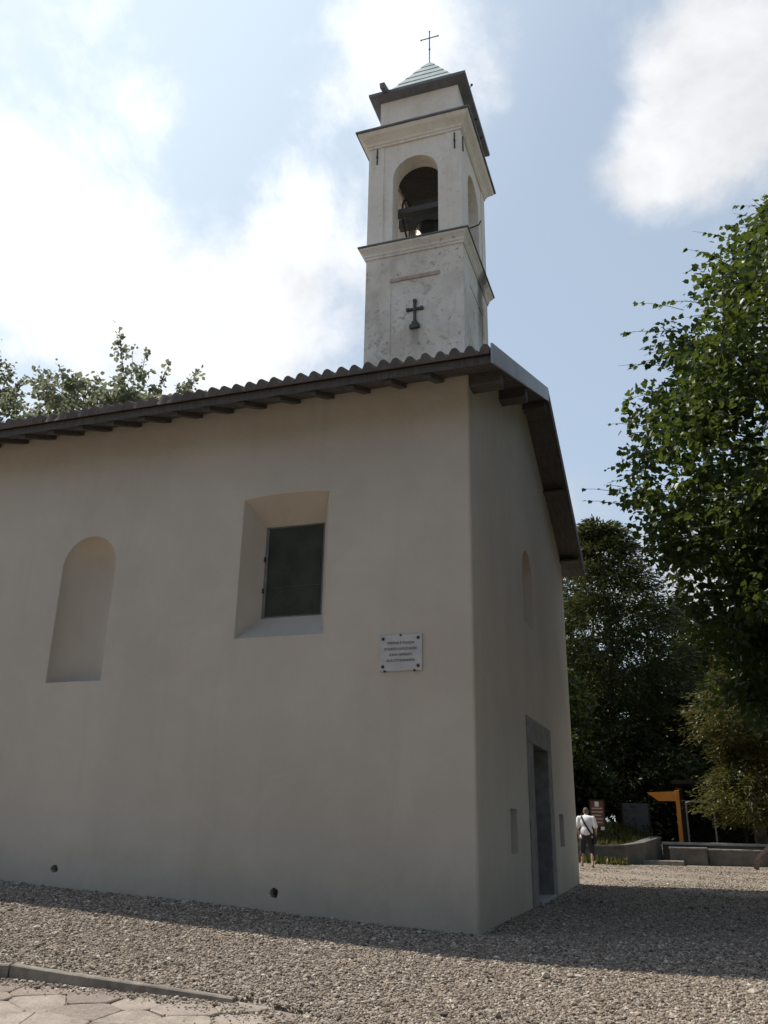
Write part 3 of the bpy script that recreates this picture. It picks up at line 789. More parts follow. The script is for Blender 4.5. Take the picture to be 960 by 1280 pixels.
def text_mesh(s, size, width=None):
    cu = bpy.data.curves.new('lettering', 'FONT'); cu.body = s; cu.size = size; cu.extrude = 0.0012; cu.align_x = 'CENTER'
    ob = bpy.data.objects.new('lettering', cu); COL.objects.link(ob)
    bpy.context.view_layer.update()
    me = bpy.data.meshes.new_from_object(ob.evaluated_get(bpy.context.evaluated_depsgraph_get()))
    bpy.data.objects.remove(ob); bpy.data.curves.remove(cu)
    v = np.empty(len(me.vertices) * 3, np.float32); me.vertices.foreach_get('co', v); v = v.reshape(-1, 3)
    if width:
        w = v[:, 0].max() - v[:, 0].min(); v[:, 0] *= width / w; me.vertices.foreach_set('co', v.ravel())
    me.name = 'lettering'; me.materials.clear()
    return me
for s, z_, w_ in (("ORDINE E PULIZIA", 3.388, 0.37), ("DI QUESTO LUOGO SACRO", 3.310, 0.45), ("SONO AFFIDATI", 3.234, 0.31), ("ALLA CITTADINANZA", 3.160, 0.39)):
    me = text_mesh(s, 0.047, w_); me.materials.append(M_LETTER)
    t_ = bpy.data.objects.new('lettering', me); COL.objects.link(t_); t_.parent = plaque
    t_.location = (-0.970, -0.0262, z_); t_.rotation_euler = (math.radians(90), 0, 0)

# ------------------------------------------------------------------ paving with kerbs
def clip_half(poly, a, b, c):          # keep a*x+b*y<=c
    out = []
    for i in range(len(poly)):
        p, q = poly[i], poly[(i + 1) % len(poly)]
        dp, dq = a * p[0] + b * p[1] - c, a * q[0] + b * q[1] - c
        if dp <= 0: out.append(p)
        if dp * dq < 0:
            t = dp / (dp - dq); out.append((p[0] + (q[0] - p[0]) * t, p[1] + (q[1] - p[1]) * t))
    return out
seeds = []
tries = 0
while len(seeds) < 150 and tries < 12000:
    tries += 1
    p = (random.uniform(-6.6, 0.1), random.uniform(-6.4, -3.4))
    if all((p[0] - q[0]) ** 2 * 0.7 + (p[1] - q[1]) ** 2 > 0.30 ** 2 for q in seeds): seeds.append(p)
slabs = MB()
for i, s in enumerate(seeds):
    P = [(s[0] - 1, s[1] - 1), (s[0] + 1, s[1] - 1), (s[0] + 1, s[1] + 1), (s[0] - 1, s[1] + 1)]
    for j, q in enumerate(seeds):
        if i == j: continue
        dx, dy = q[0] - s[0], q[1] - s[1]
        if dx * dx + dy * dy > 2.5: continue
        dd = math.hypot(dx, dy)
        P = clip_half(P, dx / dd, dy / dd, ((s[0] + q[0]) / 2 * dx + (s[1] + q[1]) / 2 * dy) / dd - random.uniform(0.002, 0.008))
        if not P: break
    if not P: continue
    c = (sum(p[0] for p in P) / len(P), sum(p[1] for p in P) / len(P))
    # keep the slabs inside the paved patch (trim by its convex sides)
    for (x0, y0), (x1, y1) in ((PAVE[0], PAVE[6]), (PAVE[6], PAVE[5]), (PAVE[2], PAVE[1]), (PAVE[3], PAVE[2]), (PAVE[1], PAVE[0])):
        # outward normal on the left of the walk direction when going clockwise reversed
        nx_, ny_ = (y1 - y0), -(x1 - x0)
        L = math.hypot(nx_, ny_); nx_ /= L; ny_ /= L
        cc_ = nx_ * x0 + ny_ * y0
        inside = (-2.2, -4.9)
        if nx_ * inside[0] + ny_ * inside[1] > cc_: nx_, ny_, cc_ = -nx_, -ny_, -cc_
        P = clip_half(P, nx_, ny_, cc_ - 0.005)
        if len(P) < 3: break
    if len(P) < 3: continue
    dz = random.uniform(-0.006, 0.008); tx, ty = random.uniform(-0.015, 0.015), random.uniform(-0.015, 0.015)
    zt = lambda x, y: g1(x, y) - float(pave_drop(x)) + dz + tx * (x - c[0]) + ty * (y - c[1])
    # chipped, slightly rounded outline
    Q = []
    for a in range(len(P)):
        p, q = P[a], P[(a + 1) % len(P)]
        for t in (0.12, 0.5, 0.88):
            e = random.uniform(-0.006, 0.004) if t == 0.5 else 0
            Q.append((p[0] + (q[0] - p[0]) * t + (c[0] - p[0]) * abs(e), p[1] + (q[1] - p[1]) * t + (c[1] - p[1]) * abs(e)))
    sh = lambda p, k: (c[0] + (p[0] - c[0]) * k, c[1] + (p[1] - c[1]) * k)
    slabs.loft([[(*p, zt(*p) - 0.06) for p in Q], [(*p, zt(*p) - 0.006) for p in Q], [(*sh(p, 0.965), zt(*p)) for p in Q]])
tag(slabs.build('paving', M_PAVE, None), kind='structure')
jt = MB()
Pj = [(-1.09, -3.76), (-0.32, -3.91), (-0.62, -4.355), (-1.74, -5.98), (-6.15, -5.98), (-5.2, -4.78), (-3.15, -3.88)]
xs_ = np.linspace(-6, -0.3, 40)
jv = []; jf = []
for x_ in xs_:
    y_hi = np.interp(x_, [-6, -5.2, -3.15, -1.09, -0.3], [-5.9, -4.78, -3.89, -3.77, -3.93]); y_lo = np.interp(x_, [-6, -1.75, -0.62, -0.3], [-5.98, -5.97, -4.37, -3.95])
    for t in (0, 0.5, 1):
        y_ = y_lo + (y_hi - y_lo) * t; jv.append((x_, y_, g1(x_, y_) - float(pave_drop(x_)) - 0.016))
for i in range(39):
    for t in range(2): jf.append((i * 3 + t, (i + 1) * 3 + t, (i + 1) * 3 + t + 1, i * 3 + t + 1))
tag(jt.add(jv, jf).build('paving_bed', M_JOINT), kind='structure')
def kerb(pts, w, top, bot, name, label):
    mb_ = MB()
    rings = []
    P = [Vector((p[0], p[1], 0)) for p in pts]
    n_ = 14
    path = [P[0].lerp(P[1], i / n_) for i in range(n_ + 1)]
    d = (P[1] - P[0]).normalized(); s_ = Vector((-d.y, d.x, 0))
    for i, p in enumerate(path):
        z_ = g1(p.x, p.y); j = random.uniform(-0.004, 0.004)
        tp = top[0] + (top[1] - top[0]) * i / n_
        a, b = p + s_ * (w / 2 + j), p - s_ * (w / 2 + j)
        a2, b2 = p + s_ * (w / 2 - 0.008), p - s_ * (w / 2 - 0.008)
        rings.append([(a.x, a.y, z_ - bot), (b.x, b.y, z_ - bot), (b.x, b.y, z_ + tp - 0.008), (b2.x, b2.y, z_ + tp), (a2.x, a2.y, z_ + tp), (a.x, a.y, z_ + tp - 0.008)])
    mb_.loft(rings)
    return tag(mb_.build(name, M_KERB, None), label, 'kerb', 'kerb stones edging the flagstone patch')
kerb([(-3.13, -3.885), (-1.10, -3.765)], 0.085, (0.022, -0.008), 0.2, 'kerb_stone', 'long straight grey kerb stone between gravel and flagstones')
kerb([(-5.2, -4.78), (-3.155, -3.895)], 0.085, (0.025, 0.02), 0.22, 'kerb_stone', 'kerb stone turning towards the left edge of the photo')
kerb([(-0.30, -3.93), (-0.60, -4.36)], 0.08, (0.0, 0.0), 0.2, 'kerb_stone', 'short dark kerb stone closing the tip of the flagstone patch')
kerb([(-0.61, -4.375), (-1.72, -5.97)], 0.08, (0.0, 0.0), 0.2, 'kerb_stone', 'kerb stone along the near edge of the flagstone patch at the bottom of the photo')

# ------------------------------------------------------------------ loose gravel stones
def ico():
    bm = bmesh.new(); bmesh.ops.create_icosphere(bm, subdivisions=1, radius=1.0)
    bm.verts.index_update()
    V = np.array([v.co[:] for v in bm.verts]); F = np.array([[v.index for v in f.verts] for f in bm.faces]); bm.free(); return V, F
IV, IF = ico()
def pebbles(name, pts, size):
    n = len(pts)
    V = np.repeat(IV[None], n, 0) * (1 + rng.normal(0, 0.16, (n, len(IV), 1)))
    sc = size[:, None] * np.stack([rng.uniform(0.8, 1.35, n), rng.uniform(0.65, 1.1, n), rng.uniform(0.40, 0.75, n)], -1)
    V = V * sc[:, None, :]
    a = rng.uniform(0, 2 * np.pi, n); tl = rng.normal(0, 0.35, n)
    ca, sa, ct, st = np.cos(a), np.sin(a), np.cos(tl), np.sin(tl)
    x, y, z = V[..., 0], V[..., 1], V[..., 2]
    y, z = y * ct[:, None] - z * st[:, None], y * st[:, None] + z * ct[:, None]
    x, y = x * ca[:, None] - y * sa[:, None], x * sa[:, None] + y * ca[:, None]
    V = np.stack([x, y, z], -1) + pts[:, None, :]
    F = (IF[None] + (np.arange(n) * len(IV))[:, None, None]).reshape(-1, 3)
    return tag(np_mesh(name, V, F, M_PEB), kind='stuff')
def scatter(x0, x1, y0, y1, dens):
    n = int((x1 - x0) * (y1 - y0) * dens)
    return np.stack([rng.uniform(x0, x1, n), rng.uniform(y0, y1, n)], -1)
P2 = np.concatenate([scatter(-8.5, 3.6, -5.4, 0.0, 2400), scatter(0, 4.2, 0.0, 4.5, 1300), scatter(0, 4.6, 4.5, 11, 500), scatter(-1.6, 5.4, 11, 21.0, 170)])
keep = ~inpoly(P2[:, 0], P2[:, 1], PAVE)
# cut to what can be seen from around the camera
vx = (P2[:, 1] + 10.48); left = 2.37 - vx * 1.02; right = 2.37 + vx * 0.30
keep &= (P2[:, 0] > left - 0.3) & (P2[:, 0] < right + 0.6)
P2 = P2[keep]
siz = rng.lognormal(math.log(0.0100), 0.34, len(P2)) * np.where(P2[:, 1] > 4.5, 1.25, 1.0) * np.where(rng.uniform(0, 1, len(P2)) < 0.02, 1.7, 1.0)
pz = gz(P2[:, 0], P2[:, 1]) + siz * rng.uniform(-0.05, 0.55, len(P2))
pebbles('gravel', np.stack([P2[:, 0], P2[:, 1], pz], -1), siz)
# stones that have rolled over the kerb on to the flagstones
Q2 = []
for k in range(900):
    x_ = random.uniform(-3.4, -0.35); y_ = np.interp(x_, [-3.4, -3.15, -1.09, -0.3], [-4.05, -3.95, -3.83, -3.93]) - abs(random.gauss(0, 0.14)) * (0.7 + 0.8 * (x_ > -1.5))
    if inpoly(np.array([x_]), np.array([y_]), PAVE)[0]: Q2.append((x_, y_, g1(x_, y_) - float(pave_drop(x_)) + 0.008))
Q2 = np.array(Q2)
pebbles('spilled_gravel', Q2, rng.lognormal(math.log(0.0085), 0.4, len(Q2)))

# ------------------------------------------------------------------ foliage
BROAD_V = np.array([(0, 0, 0), (-0.42, 0.30, 0.07), (-0.36, 0.62, 0.03), (0, 1.0, -0.08), (0.36, 0.62, 0.03), (0.42, 0.30, 0.07)])
BROAD_F = np.array([(0, 3, 2, 1), (0, 5, 4, 3)])
LOBE_V = np.array([(0, 0, 0), (-0.42, 0.12, 0.10), (-0.40, 0.42, 0.06), (-0.38, 0.66, 0.03), (-0.20, 0.72, 0.0), (0, 1.02, -0.12), (0.20, 0.72, 0.0), (0.38, 0.66, 0.03), (0.40, 0.42, 0.06), (0.42, 0.12, 0.10)])
LOBE_F = np.array([(0, 2, 1, 1), (0, 4, 3, 2), (0, 6, 5, 4), (0, 8, 7, 6), (0, 9, 8, 8)])
NEED_V = np.array([(-0.10, 0, 0), (0.10, 0, 0), (0.13, 0.6, 0.02), (0, 1.0, -0.05), (-0.13, 0.6, 0.02)])
NEED_F = np.array([(0, 1, 2, 4), (4, 2, 3, 3)])
def nrm(a): return a / (np.linalg.norm(a, axis=-1, keepdims=True) + 1e-9)
def leaves(name, pos, axis_, normal, size, mat, parent, shape='broad', twigs=None):
    TV, TF = {'broad': (BROAD_V, BROAD_F), 'needle': (NEED_V, NEED_F)}.get(shape, (None, None))
    if shape == 'lobed':
        TV = LOBE_V; TF3 = np.array([(0, 2, 1), (0, 3, 2), (0, 4, 3), (0, 5, 4), (0, 6, 5), (0, 7, 6), (0, 8, 7), (0, 9, 8)])
    elif shape == 'needle': TF3 = np.array([(0, 1, 2), (0, 2, 4), (4, 2, 3)])
    else: TF3 = np.array([(0, 2, 1), (0, 3, 2), (0, 4, 3), (0, 5, 4)])
    a = nrm(axis_); s = nrm(np.cross(a, normal)); n = np.cross(s, a)
    V = pos[:, None, :] + size[:, None, None] * (TV[None, :, 0:1] * s[:, None] + TV[None, :, 1:2] * a[:, None] + TV[None, :, 2:3] * n[:, None])
    F = (TF3[None] + (np.arange(len(pos)) * len(TV))[:, None, None]).reshape(-1, 3)
    V = V.reshape(-1, 3); nf_ = len(F)
    if twigs is not None:                      # fine twigs belong to the crown's own mesh
        tf = []
        for q in twigs.f:
            for i in range(1, len(q) - 1): tf.append((q[0], q[i], q[i + 1]))
        F = np.concatenate([F, np.array(tf) + len(V)]); V = np.concatenate([V, np.array(twigs.v)])
    ob = np_mesh(name, V, F, mat, parent)
    if twigs is not None:
        ob.data.materials.append(M_BARK)
        mi = np.zeros(len(ob.data.polygons), np.int32); mi[nf_:] = 1; ob.data.polygons.foreach_set('material_index', mi)
    return ob
def crown_from(clumps, per, size, droop=0.35, flat=0.7, up=0.8):
    """clumps: list of (cx,cy,cz,r).  Leaves fill each clump, thinner toward its rim."""
    C = np.array([c[:3] for c in clumps]); R = np.array([c[3] for c in clumps])
    cnt = np.maximum((per * (R / R.mean()) ** 2).astype(int), 4)
    ci = np.repeat(np.arange(len(C)), cnt)
    d = nrm(rng.normal(0, 1, (len(ci), 3)))
    rad = rng.uniform(0, 1, len(ci)) ** 0.5
    off = d * rad[:, None] * R[ci][:, None]; off[:, 2] *= flat
    p = C[ci] + off
    ax = nrm(off + 1e-6) * 0.7 + rng.normal(0, 0.55, p.shape); ax[:, 2] -= droop
    nm = rng.normal(0, 0.6, p.shape); nm[:, 2] += up
    sz = size * rng.uniform(0.65, 1.25, len(p))
    return p, ax, nm, sz
def limb(mb_, a, b, r0, r1, sag=0.1, n=5, sides=7):
    a, b = Vector(a), Vector(b)
    pts = []
    side = Vector((random.uniform(-1, 1), random.uniform(-1, 1), 0)) * (b - a).length * 0.06
    for i in range(n + 1):
        t = i / n
        p = a.lerp(b, t) + side * math.sin(t * math.pi) + Vector((0, 0, -sag * (b - a).length * t * (1 - t)))
        pts.append(p)
    mb_.tube(pts, [r0 + (r1 - r0) * i / n for i in range(n + 1)], sides)
    return pts
def tree_skeleton(t, base, top, r, clumps, nl, parent, spread=0.35):
    mb_ = MB()
    bx_, by_, bz_ = base
    H = top - bz_
    trunk_pts = [(bx_ + 0.04 * H * math.sin(i * 1.3) * 0.3, by_ + 0.03 * H * math.cos(i * 1.7) * 0.3, bz_ - 0.3 + (H * 0.9 + 0.3) * i / 8) for i in range(9)]
    mb_.tube(trunk_pts, [r * (1.25 if i == 0 else 1 - 0.85 * i / 8) for i in range(9)], 10)
    ch = random.sample(range(len(clumps)), min(nl, len(clumps)))
    for k in ch:
        c = Vector(clumps[k][:3])
        hz = max(bz_ + H * 0.16, min(top - 0.15 * H, c.z - spread * math.hypot(c.x - bx_, c.y - by_)))
        t_ = (hz - bz_) / (H * 0.9); i_ = min(7, max(0, int(t_ * 8)))
        a = Vector(trunk_pts[i_]).lerp(Vector(trunk_pts[i_ + 1]), min(1, max(0, t_ * 8 - i_)))
        rr = r * (1 - 0.85 * min(1, t_)) * 0.42
        limb(mb_, a, c, max(rr, 0.02), 0.012, 0.08)
    return mb_.build('trunk', M_BARK, parent, True)

# -- the big broad-leaved tree at the right of the forecourt
def big_tree():
    t = thing('broadleaf_tree', 'big dense broad leaved tree filling the right edge beside the church gable', 'tree')
    zt = [3.0, 3.9, 5.0, 6.4, 7.5, 8.4, 11.2, 13.0, 14.2, 15.2]
    rt_ = [3.3, 4.25, 4.6, 5.1, 5.75, 5.5, 4.7, 3.2, 1.9, 0.5]
    cx, cy = 7.05, 7.3
    cl_ = []
    while len(cl_) < 640:
        z = random.uniform(3.0, 15.0) if random.random() < 0.8 else random.uniform(3.0, 6.5); R = np.interp(z, zt, rt_)
        a = random.uniform(0, 2 * math.pi); u = random.random() ** 0.42
        # the far and right side need fewer clumps than the side towards the church
        if math.cos(a) > 0.3 and random.random() < 0.55: continue
        cl_.append((cx + (R - 0.4) * u * math.cos(a), cy + (R - 0.4) * u * math.sin(a), z, random.uniform(0.45, 0.85)))
    p, ax, nm, sz = crown_from(cl_, 145, 0.142, 0.40, 0.75)
    # sprays that reach out past the crown, a twig with leaves in two ranks
    tp, ta, tn, ts = [], [], [], []
    tw = MB()
    for k in range(240):
        z = random.uniform(4.2, 14.6); R = np.interp(z, zt, rt_); a = random.uniform(math.pi * 0.55, math.pi * 1.75)
        st = Vector((cx + (R - 0.55) * math.cos(a), cy + (R - 0.55) * math.sin(a), z))
        d = Vector((math.cos(a), math.sin(a), random.uniform(-0.25, 0.45))).normalized(); L = random.uniform(0.45, 1.15)
        pts = [st + d * L * q + Vector((0, 0, -0.18 * L * q * q)) for q in (0, 0.33, 0.66, 1.0)]
        tw.tube(pts, [0.009, 0.007, 0.005, 0.003], 4)
        for q in sorted(random.uniform(0.05, 1.0) for _ in range(int(L * random.uniform(5, 11)) + 1)):
            b = st + d * L * q + Vector((0, 0, -0.18 * L * q * q))
            sgn = random.choice((-1, 1)); sd = d.cross(Vector((0, 0, 1))) * sgn
            tp.append(b[:]); ta.append((d * 0.6 + sd * 0.8 + Vector((0, 0, -0.45)))[:]); tn.append((random.gauss(0, .4), random.gauss(0, .4), 1)); ts.append(0.16 * random.uniform(0.45, 1.15) * (1.1 - 0.45 * q))
    P = np.concatenate([p, np.array(tp)]); A = np.concatenate([ax, np.array(ta)]); Nn = np.concatenate([nm, np.array(tn)]); S = np.concatenate([sz, np.array(ts)])
    leaves('crown', P, A, Nn, S, M_PLANE, t, 'lobed', tw)
    tree_skeleton(t, (cx, cy, 0), 14.5, 0.36, cl_, 70, t)
    return t
big_tree()

def conifer(name, label, base, H, R, z0, mat, n=520, per=34, lsize=0.17, group=None, lean=0.0, profile=None):
    t = thing(name, label, 'tree', group)
    bx_, by_, bz_ = base
    P, A, N_, S, cl_ = [], [], [], [], []
    for k in range(n):
        u = random.random()
        z = z0 + (H - z0) * u
        rr = R * (profile(u) if profile else (1 - u) ** 0.75 * (0.72 + 0.28 * math.sin(u * 17)) + 0.06)
        a = random.uniform(0, 2 * math.pi); rad = rr * (random.random() ** 0.35)
        d = np.array((math.cos(a), math.sin(a), random.uniform(-0.30, 0.18)))
        st = np.array((bx_ + rad * math.cos(a) * 0.55, by_ + rad * math.sin(a) * 0.55, bz_ + z + 0.1))
        L = max(0.35, rad * 0.5) * random.uniform(0.7, 1.25)
        cl_.append((st[0], st[1], st[2], 0.5))
        q = rng.uniform(0.05, 1, per)
        b = st + d * (L * q)[:, None]; b[:, 2] -= 0.22 * L * q * q
        sp = rng.normal(0, 1, (per, 3)) * (0.10 + 0.16 * L * (1 - 0.5 * q))[:, None]; sp[:, 2] *= 0.45
        P.append(b + sp)
        ax = d[None] * 0.8 + nrm(sp) * 0.7 + rng.normal(0, 0.25, (per, 3)); ax[:, 2] -= 0.15
        A.append(ax); nn = rng.normal(0, 0.5, (per, 3)); nn[:, 2] += 0.9; N_.append(nn); S.append(lsize * rng.uniform(0.6, 1.3, per))
    leaves('crown', np.concatenate(P), np.concatenate(A), np.concatenate(N_), np.concatenate(S) , mat, t, 'needle')
    tree_skeleton(t, base, bz_ + H * 0.95, 0.05 * R + 0.12, cl_, 26, t, 0.1)
    return t
conifer('conifer_tree', 'tall dark feathery conifer just behind the far corner of the church', (-0.45, 30.5, 0), 15.2, 5.0, 1.2, M_CONI, 1150, 60, 0.24, 'conifers and evergreens beyond the yard',
        profile=lambda u: (0.82 + 0.20 * math.sin(u * 11 + 1)) * (1 - max(0, u - 0.35) / 0.65) ** 0.42 + 0.10)
conifer('yew_tree', 'olive green sunlit evergreen hanging over the dark shed', (4.65, 23.85, 0), 7.8, 2.8, 1.3, M_YEW, 680, 60, 0.15, 'conifers and evergreens beyond the yard',
        profile=lambda u: (0.75 + 0.3 * math.sin(u * 13)) * (1 - u) ** 0.4 * (0.55 + 0.45 * min(1, u / 0.3)) + 0.05)

def broad_tree(name, label, base, top, R, zc0, mat, ncl, per, lsize, group=None, limbs=30, shape='broad', open_=False, cl_r=(0.5, 0.95), uexp=0.45, sprays=0):
    t = thing(name, label, 'tree', group)
    bx_, by_, bz_ = base; cl_ = []
    zc, hz = (top + zc0) / 2, (top - zc0) / 2
    while len(cl_) < ncl:
        d = Vector((random.gauss(0, 1), random.gauss(0, 1), random.gauss(0, 1))).normalized() * random.random() ** uexp
        lump = 0.82 + 0.2 * math.sin(4 * math.atan2(d.y, d.x) + 5 * d.z + bx_)
        cl_.append((bx_ + d.x * R * lump, by_ + d.y * R * lump, zc + d.z * hz * lump, random.uniform(*cl_r)))
    p, ax, nm, sz = crown_from(cl_, per, lsize, 0.35, 0.7)
    tw = None
    if sprays:                                  # leafy shoots breaking the outline of the crown
        tw = MB(); P_, A_, N_, S_ = [p], [ax], [nm], [sz]
        for k in range(sprays):
            c = cl_[random.randrange(len(cl_))]
            d = Vector((c[0] - bx_, c[1] - by_, (c[2] - zc) * 1.5 + random.uniform(0, 1.5))).normalized(); L = random.uniform(0.5, 1.15)
            st = Vector(c[:3]); tw.tube([st, st + d * L * 0.6, st + d * L + Vector((0, 0, -0.06))], [0.014, 0.009, 0.004], 4)
            m = random.randint(7, 15); q = rng.uniform(0.25, 1.0, m)
            P_.append(np.array(st)[None] + np.array(d)[None] * (L * q)[:, None] + rng.normal(0, 0.07, (m, 3)))
            a_ = np.array(d)[None] * 0.6 + rng.normal(0, 0.6, (m, 3)); a_[:, 2] -= 0.3; A_.append(a_)
            n_ = rng.normal(0, 0.6, (m, 3)); n_[:, 2] += 0.8; N_.append(n_); S_.append(lsize * rng.uniform(0.6, 1.1, m))
        p, ax, nm, sz = (np.concatenate(q) for q in (P_, A_, N_, S_))
    leaves('crown', p, ax, nm, sz, mat, t, shape, tw)
    tree_skeleton(t, base, top, 0.05 + R * 0.05, cl_, limbs, t)
    return t
# trees beyond the yard
G_ = 'trees of the wood beyond the yard'
broad_tree('woodland_tree', 'dark leafy tree standing behind the tall conifer', (-3.0, 39, 0), 14.0, 4.5, 1.5, M_FAR, 130, 130, 0.26, G_)
broad_tree('woodland_tree', 'dark round tree between the conifer and the olive green evergreen', (3.0, 40, 0), 15.0, 4.0, 0.6, M_FAR, 150, 120, 0.26, G_)
broad_tree('woodland_tree', 'shaded tree behind the roof of the dark shed', (7.8, 37, 0), 13.5, 4.4, 0.8, M_FAR, 140, 130, 0.26, G_)
broad_tree('woodland_tree', 'dark tree behind the lower boughs of the big broad leaved tree', (10.2, 20, 0), 13.0, 4.6, 2.2, M_FAR, 170, 130, 0.22, G_)
broad_tree('woodland_tree', 'low bushy tree right behind the orange metal frame', (0.9, 31.5, 0), 6.4, 2.8, 0.2, M_FAR, 110, 130, 0.22, G_)
broad_tree('woodland_tree', 'low shrubby tree behind the red brown notice board', (-2.6, 27.6, 0), 5.0, 2.3, 0.1, M_FAR, 90, 130, 0.2, G_)
broad_tree('woodland_tree', 'bushy dark tree leaning over the shed roof behind the orange frame', (2.9, 33.0, 0), 8.6, 3.0, 1.6, M_FAR, 120, 120, 0.22, G_)
broad_tree('woodland_tree', 'dark tree added to shade the grassy bank close behind the church corner', (-3.6, 24.6, 0), 9.0, 2.7, 2.0, M_FAR, 110, 120, 0.2, G_)  # mostly hidden tree, added for the shadow it throws on the bank
broad_tree('woodland_tree', 'far dark tree deep in the wood on the right', (13.0, 42, 0), 13.0, 5.0, 0.5, M_FAR, 120, 120, 0.28, G_)
# trees added out of view to cut the skylight on walls and forecourt
gk = 'added unseen trees that dim the forecourt'
for (x_, y_, tp_, r_, lb) in ((9.5, -4.0, 13, 4.6, 'added shade tree on the right of the forecourt outside the frame'), (15.0, 3.0, 15, 5.5, 'added unseen shade tree to the right behind the big broad leaved tree'),
                              (5.5, -17.5, 13, 5.0, 'added shade tree behind the photographer on the right'), (-3.5, -19.0, 14, 5.5, 'added shade tree straight behind the photographer'), (-13.0, -18.0, 13, 5.5, 'added shade tree behind the photographer on the left')):
    broad_tree('added_shade_tree', lb, (x_, y_, g1(x_, y_)), tp_, r_, 2.0, M_FAR, 150, 60, 0.42, gk, 20, 'broad', False, (0.9, 1.5))
# trees behind the nave, seen over the eave at the left
gl = 'trees showing over the church roof'
broad_tree('lime_tree', 'open crowned tree with ragged top rising over the left end of the church roof', (-16.3, 14.0, 0.8), 17.7, 3.7, 12.6, M_LIME, 170, 62, 0.18, gl, 70, 'broad', True, (0.22, 0.62), 0.62, 260)
broad_tree('lime_tree', 'slim ragged tree left of the open crowned one over the roof', (-20.0, 14.6, 0.9), 18.9, 1.0, 12.0, M_LIME, 26, 60, 0.18, gl, 24, 'broad', True, (0.2, 0.5), 0.5, 70)
broad_tree('lime_tree', 'low leafy crown just topping the eave at the far left', (-22.2, 14.2, 1.0), 17.1, 3.9, 12.2, M_LIME, 160, 75, 0.18, gl, 40, 'broad', True, (0.25, 0.65), 0.6, 200)
broad_tree('bare_twig_tree', 'thin tree with bare reaching twigs at the far left edge over the roof', (-25.6, 16.2, 1.1), 21.3, 1.1, 17.5, M_LIME, 16, 50, 0.18, gl, 30, 'broad', True, (0.2, 0.45), 0.5, 60)

# ------------------------------------------------------------------ yard furniture beyond the church
def wall_path(pts, hs, w, name, mat, parent, z_off=0.0, capz=None):
    mb_ = MB(); rings = []
    V = [Vector((*p, 0)) for p in pts]
    for i, p in enumerate(V):
        d = (V[min(i + 1, len(V) - 1)] - V[max(i - 1, 0)]).normalized(); s_ = Vector((-d.y, d.x, 0)) * w / 2
        a, b = p + s_, p - s_
        lo = -0.2 if capz is None else hs[i]; hi = hs[i] if capz is None else hs[i] + capz
        rings.append([(a.x, a.y, lo + z_off), (b.x, b.y, lo + z_off), (b.x, b.y, hi + z_off), (a.x, a.y, hi + z_off)])
    mb_.loft(rings)
    return mb_.build(name, mat, parent)
planter = thing('planter_wall', 'curved low stone wall holding up the grassy bank beside the walking man', 'wall')
pp_ = [(-6, 20.9), (-2, 20.75), (-0.4, 20.75), (0.2, 20.95), (0.7, 21.5), (1.05, 22.2), (1.22, 22.7)]; ph_ = [0.48, 0.50, 0.52, 0.54, 0.62, 0.74, 0.80]
wall_path(pp_, ph_, 0.34, 'masonry', M_WALLSTONE, planter)
wall_path(pp_, ph_, 0.42, 'coping', M_WALLSTONE, planter, 0.002, 0.07)
lw = thing('low_wall', 'long low grey stone wall with pale coping in front of the dark shed', 'wall')
MB().box(1.42, 11.0, 23.0, 23.35, -0.2, 0.62).build('masonry', M_WALLSTONE, lw)
cp = MB()
for k in range(8): cp.box(1.40 + k * 1.2, 1.40 + (k + 1) * 1.2 - 0.01, 22.95, 23.40, 0.622, 0.70)
cp.build('coping', M_CAPSTONE, lw)
def bench(label, x0, x1, y0, y1, h):
    b = thing('stone_bench', label, 'bench', 'stone blocks before the low wall')
    MB().box(x0, x1, y0, y1, -0.1, h - 0.06).build('block', M_WALLSTONE, b)
    bevel(MB().box(x0 - 0.02, x1 + 0.02, y0 - 0.03, y1 + 0.02, h - 0.058, h).build('seat', M_KERB, b), 0.012, 1)
    return b
bench('short grey stone block bench before the low wall', 1.66, 2.86, 22.05, 22.60, 0.56)
bench('long grey stone ledge running along the low wall out of the frame', 2.92, 8.5, 22.25, 22.80, 0.52)
stp = MB().box(0.55, 2.1, 21.35, 22.0, -0.1, 0.14).build('stone_step', M_KERB); bevel(stp, 0.015, 1)
tag(stp, 'low flat stone step at the foot of the short block bench', 'step')

# grassy bank behind the curved wall
def bank_z(x, y):
    t = np.clip((y - 20.9) / 4.0, 0, 1)
    return 0.42 + 0.75 * t * np.clip((1.6 - x) / 2.0, 0, 1) + 0.05 * np.sin(x * 3.1) * np.sin(y * 2.3)
bx2, by2 = np.meshgrid(np.linspace(-7, 1.2, 50), np.linspace(20.85, 27, 40))
lim = np.interp(by2, [20.85, 21.0, 21.5, 22.2, 22.7, 27], [0.05, 0.25, 0.68, 1.02, 1.2, 1.3])
bx2 = -7 + (bx2 + 7) / 8.2 * (lim + 7)
id2 = np.arange(bx2.size).reshape(bx2.shape)
tag(np_mesh('bank', np.stack([bx2, by2, bank_z(bx2, by2)], -1), np.stack([id2[:-1, :-1], id2[:-1, 1:], id2[1:, 1:], id2[1:, :-1]], -1).reshape(-1, 4), M_SOIL, smooth=True), kind='structure')
ng = 16000
gxx = rng.uniform(-4.5, 1.15, ng); gyy = rng.uniform(20.95, 26, ng)
ok = gxx < np.interp(gyy, [20.85, 21.0, 21.5, 22.2, 22.7, 27], [0.0, 0.15, 0.58, 0.9, 1.05, 1.2])
gp_ = np.stack([gxx, gyy, bank_z(gxx, gyy) - 0.02], -1)[ok]
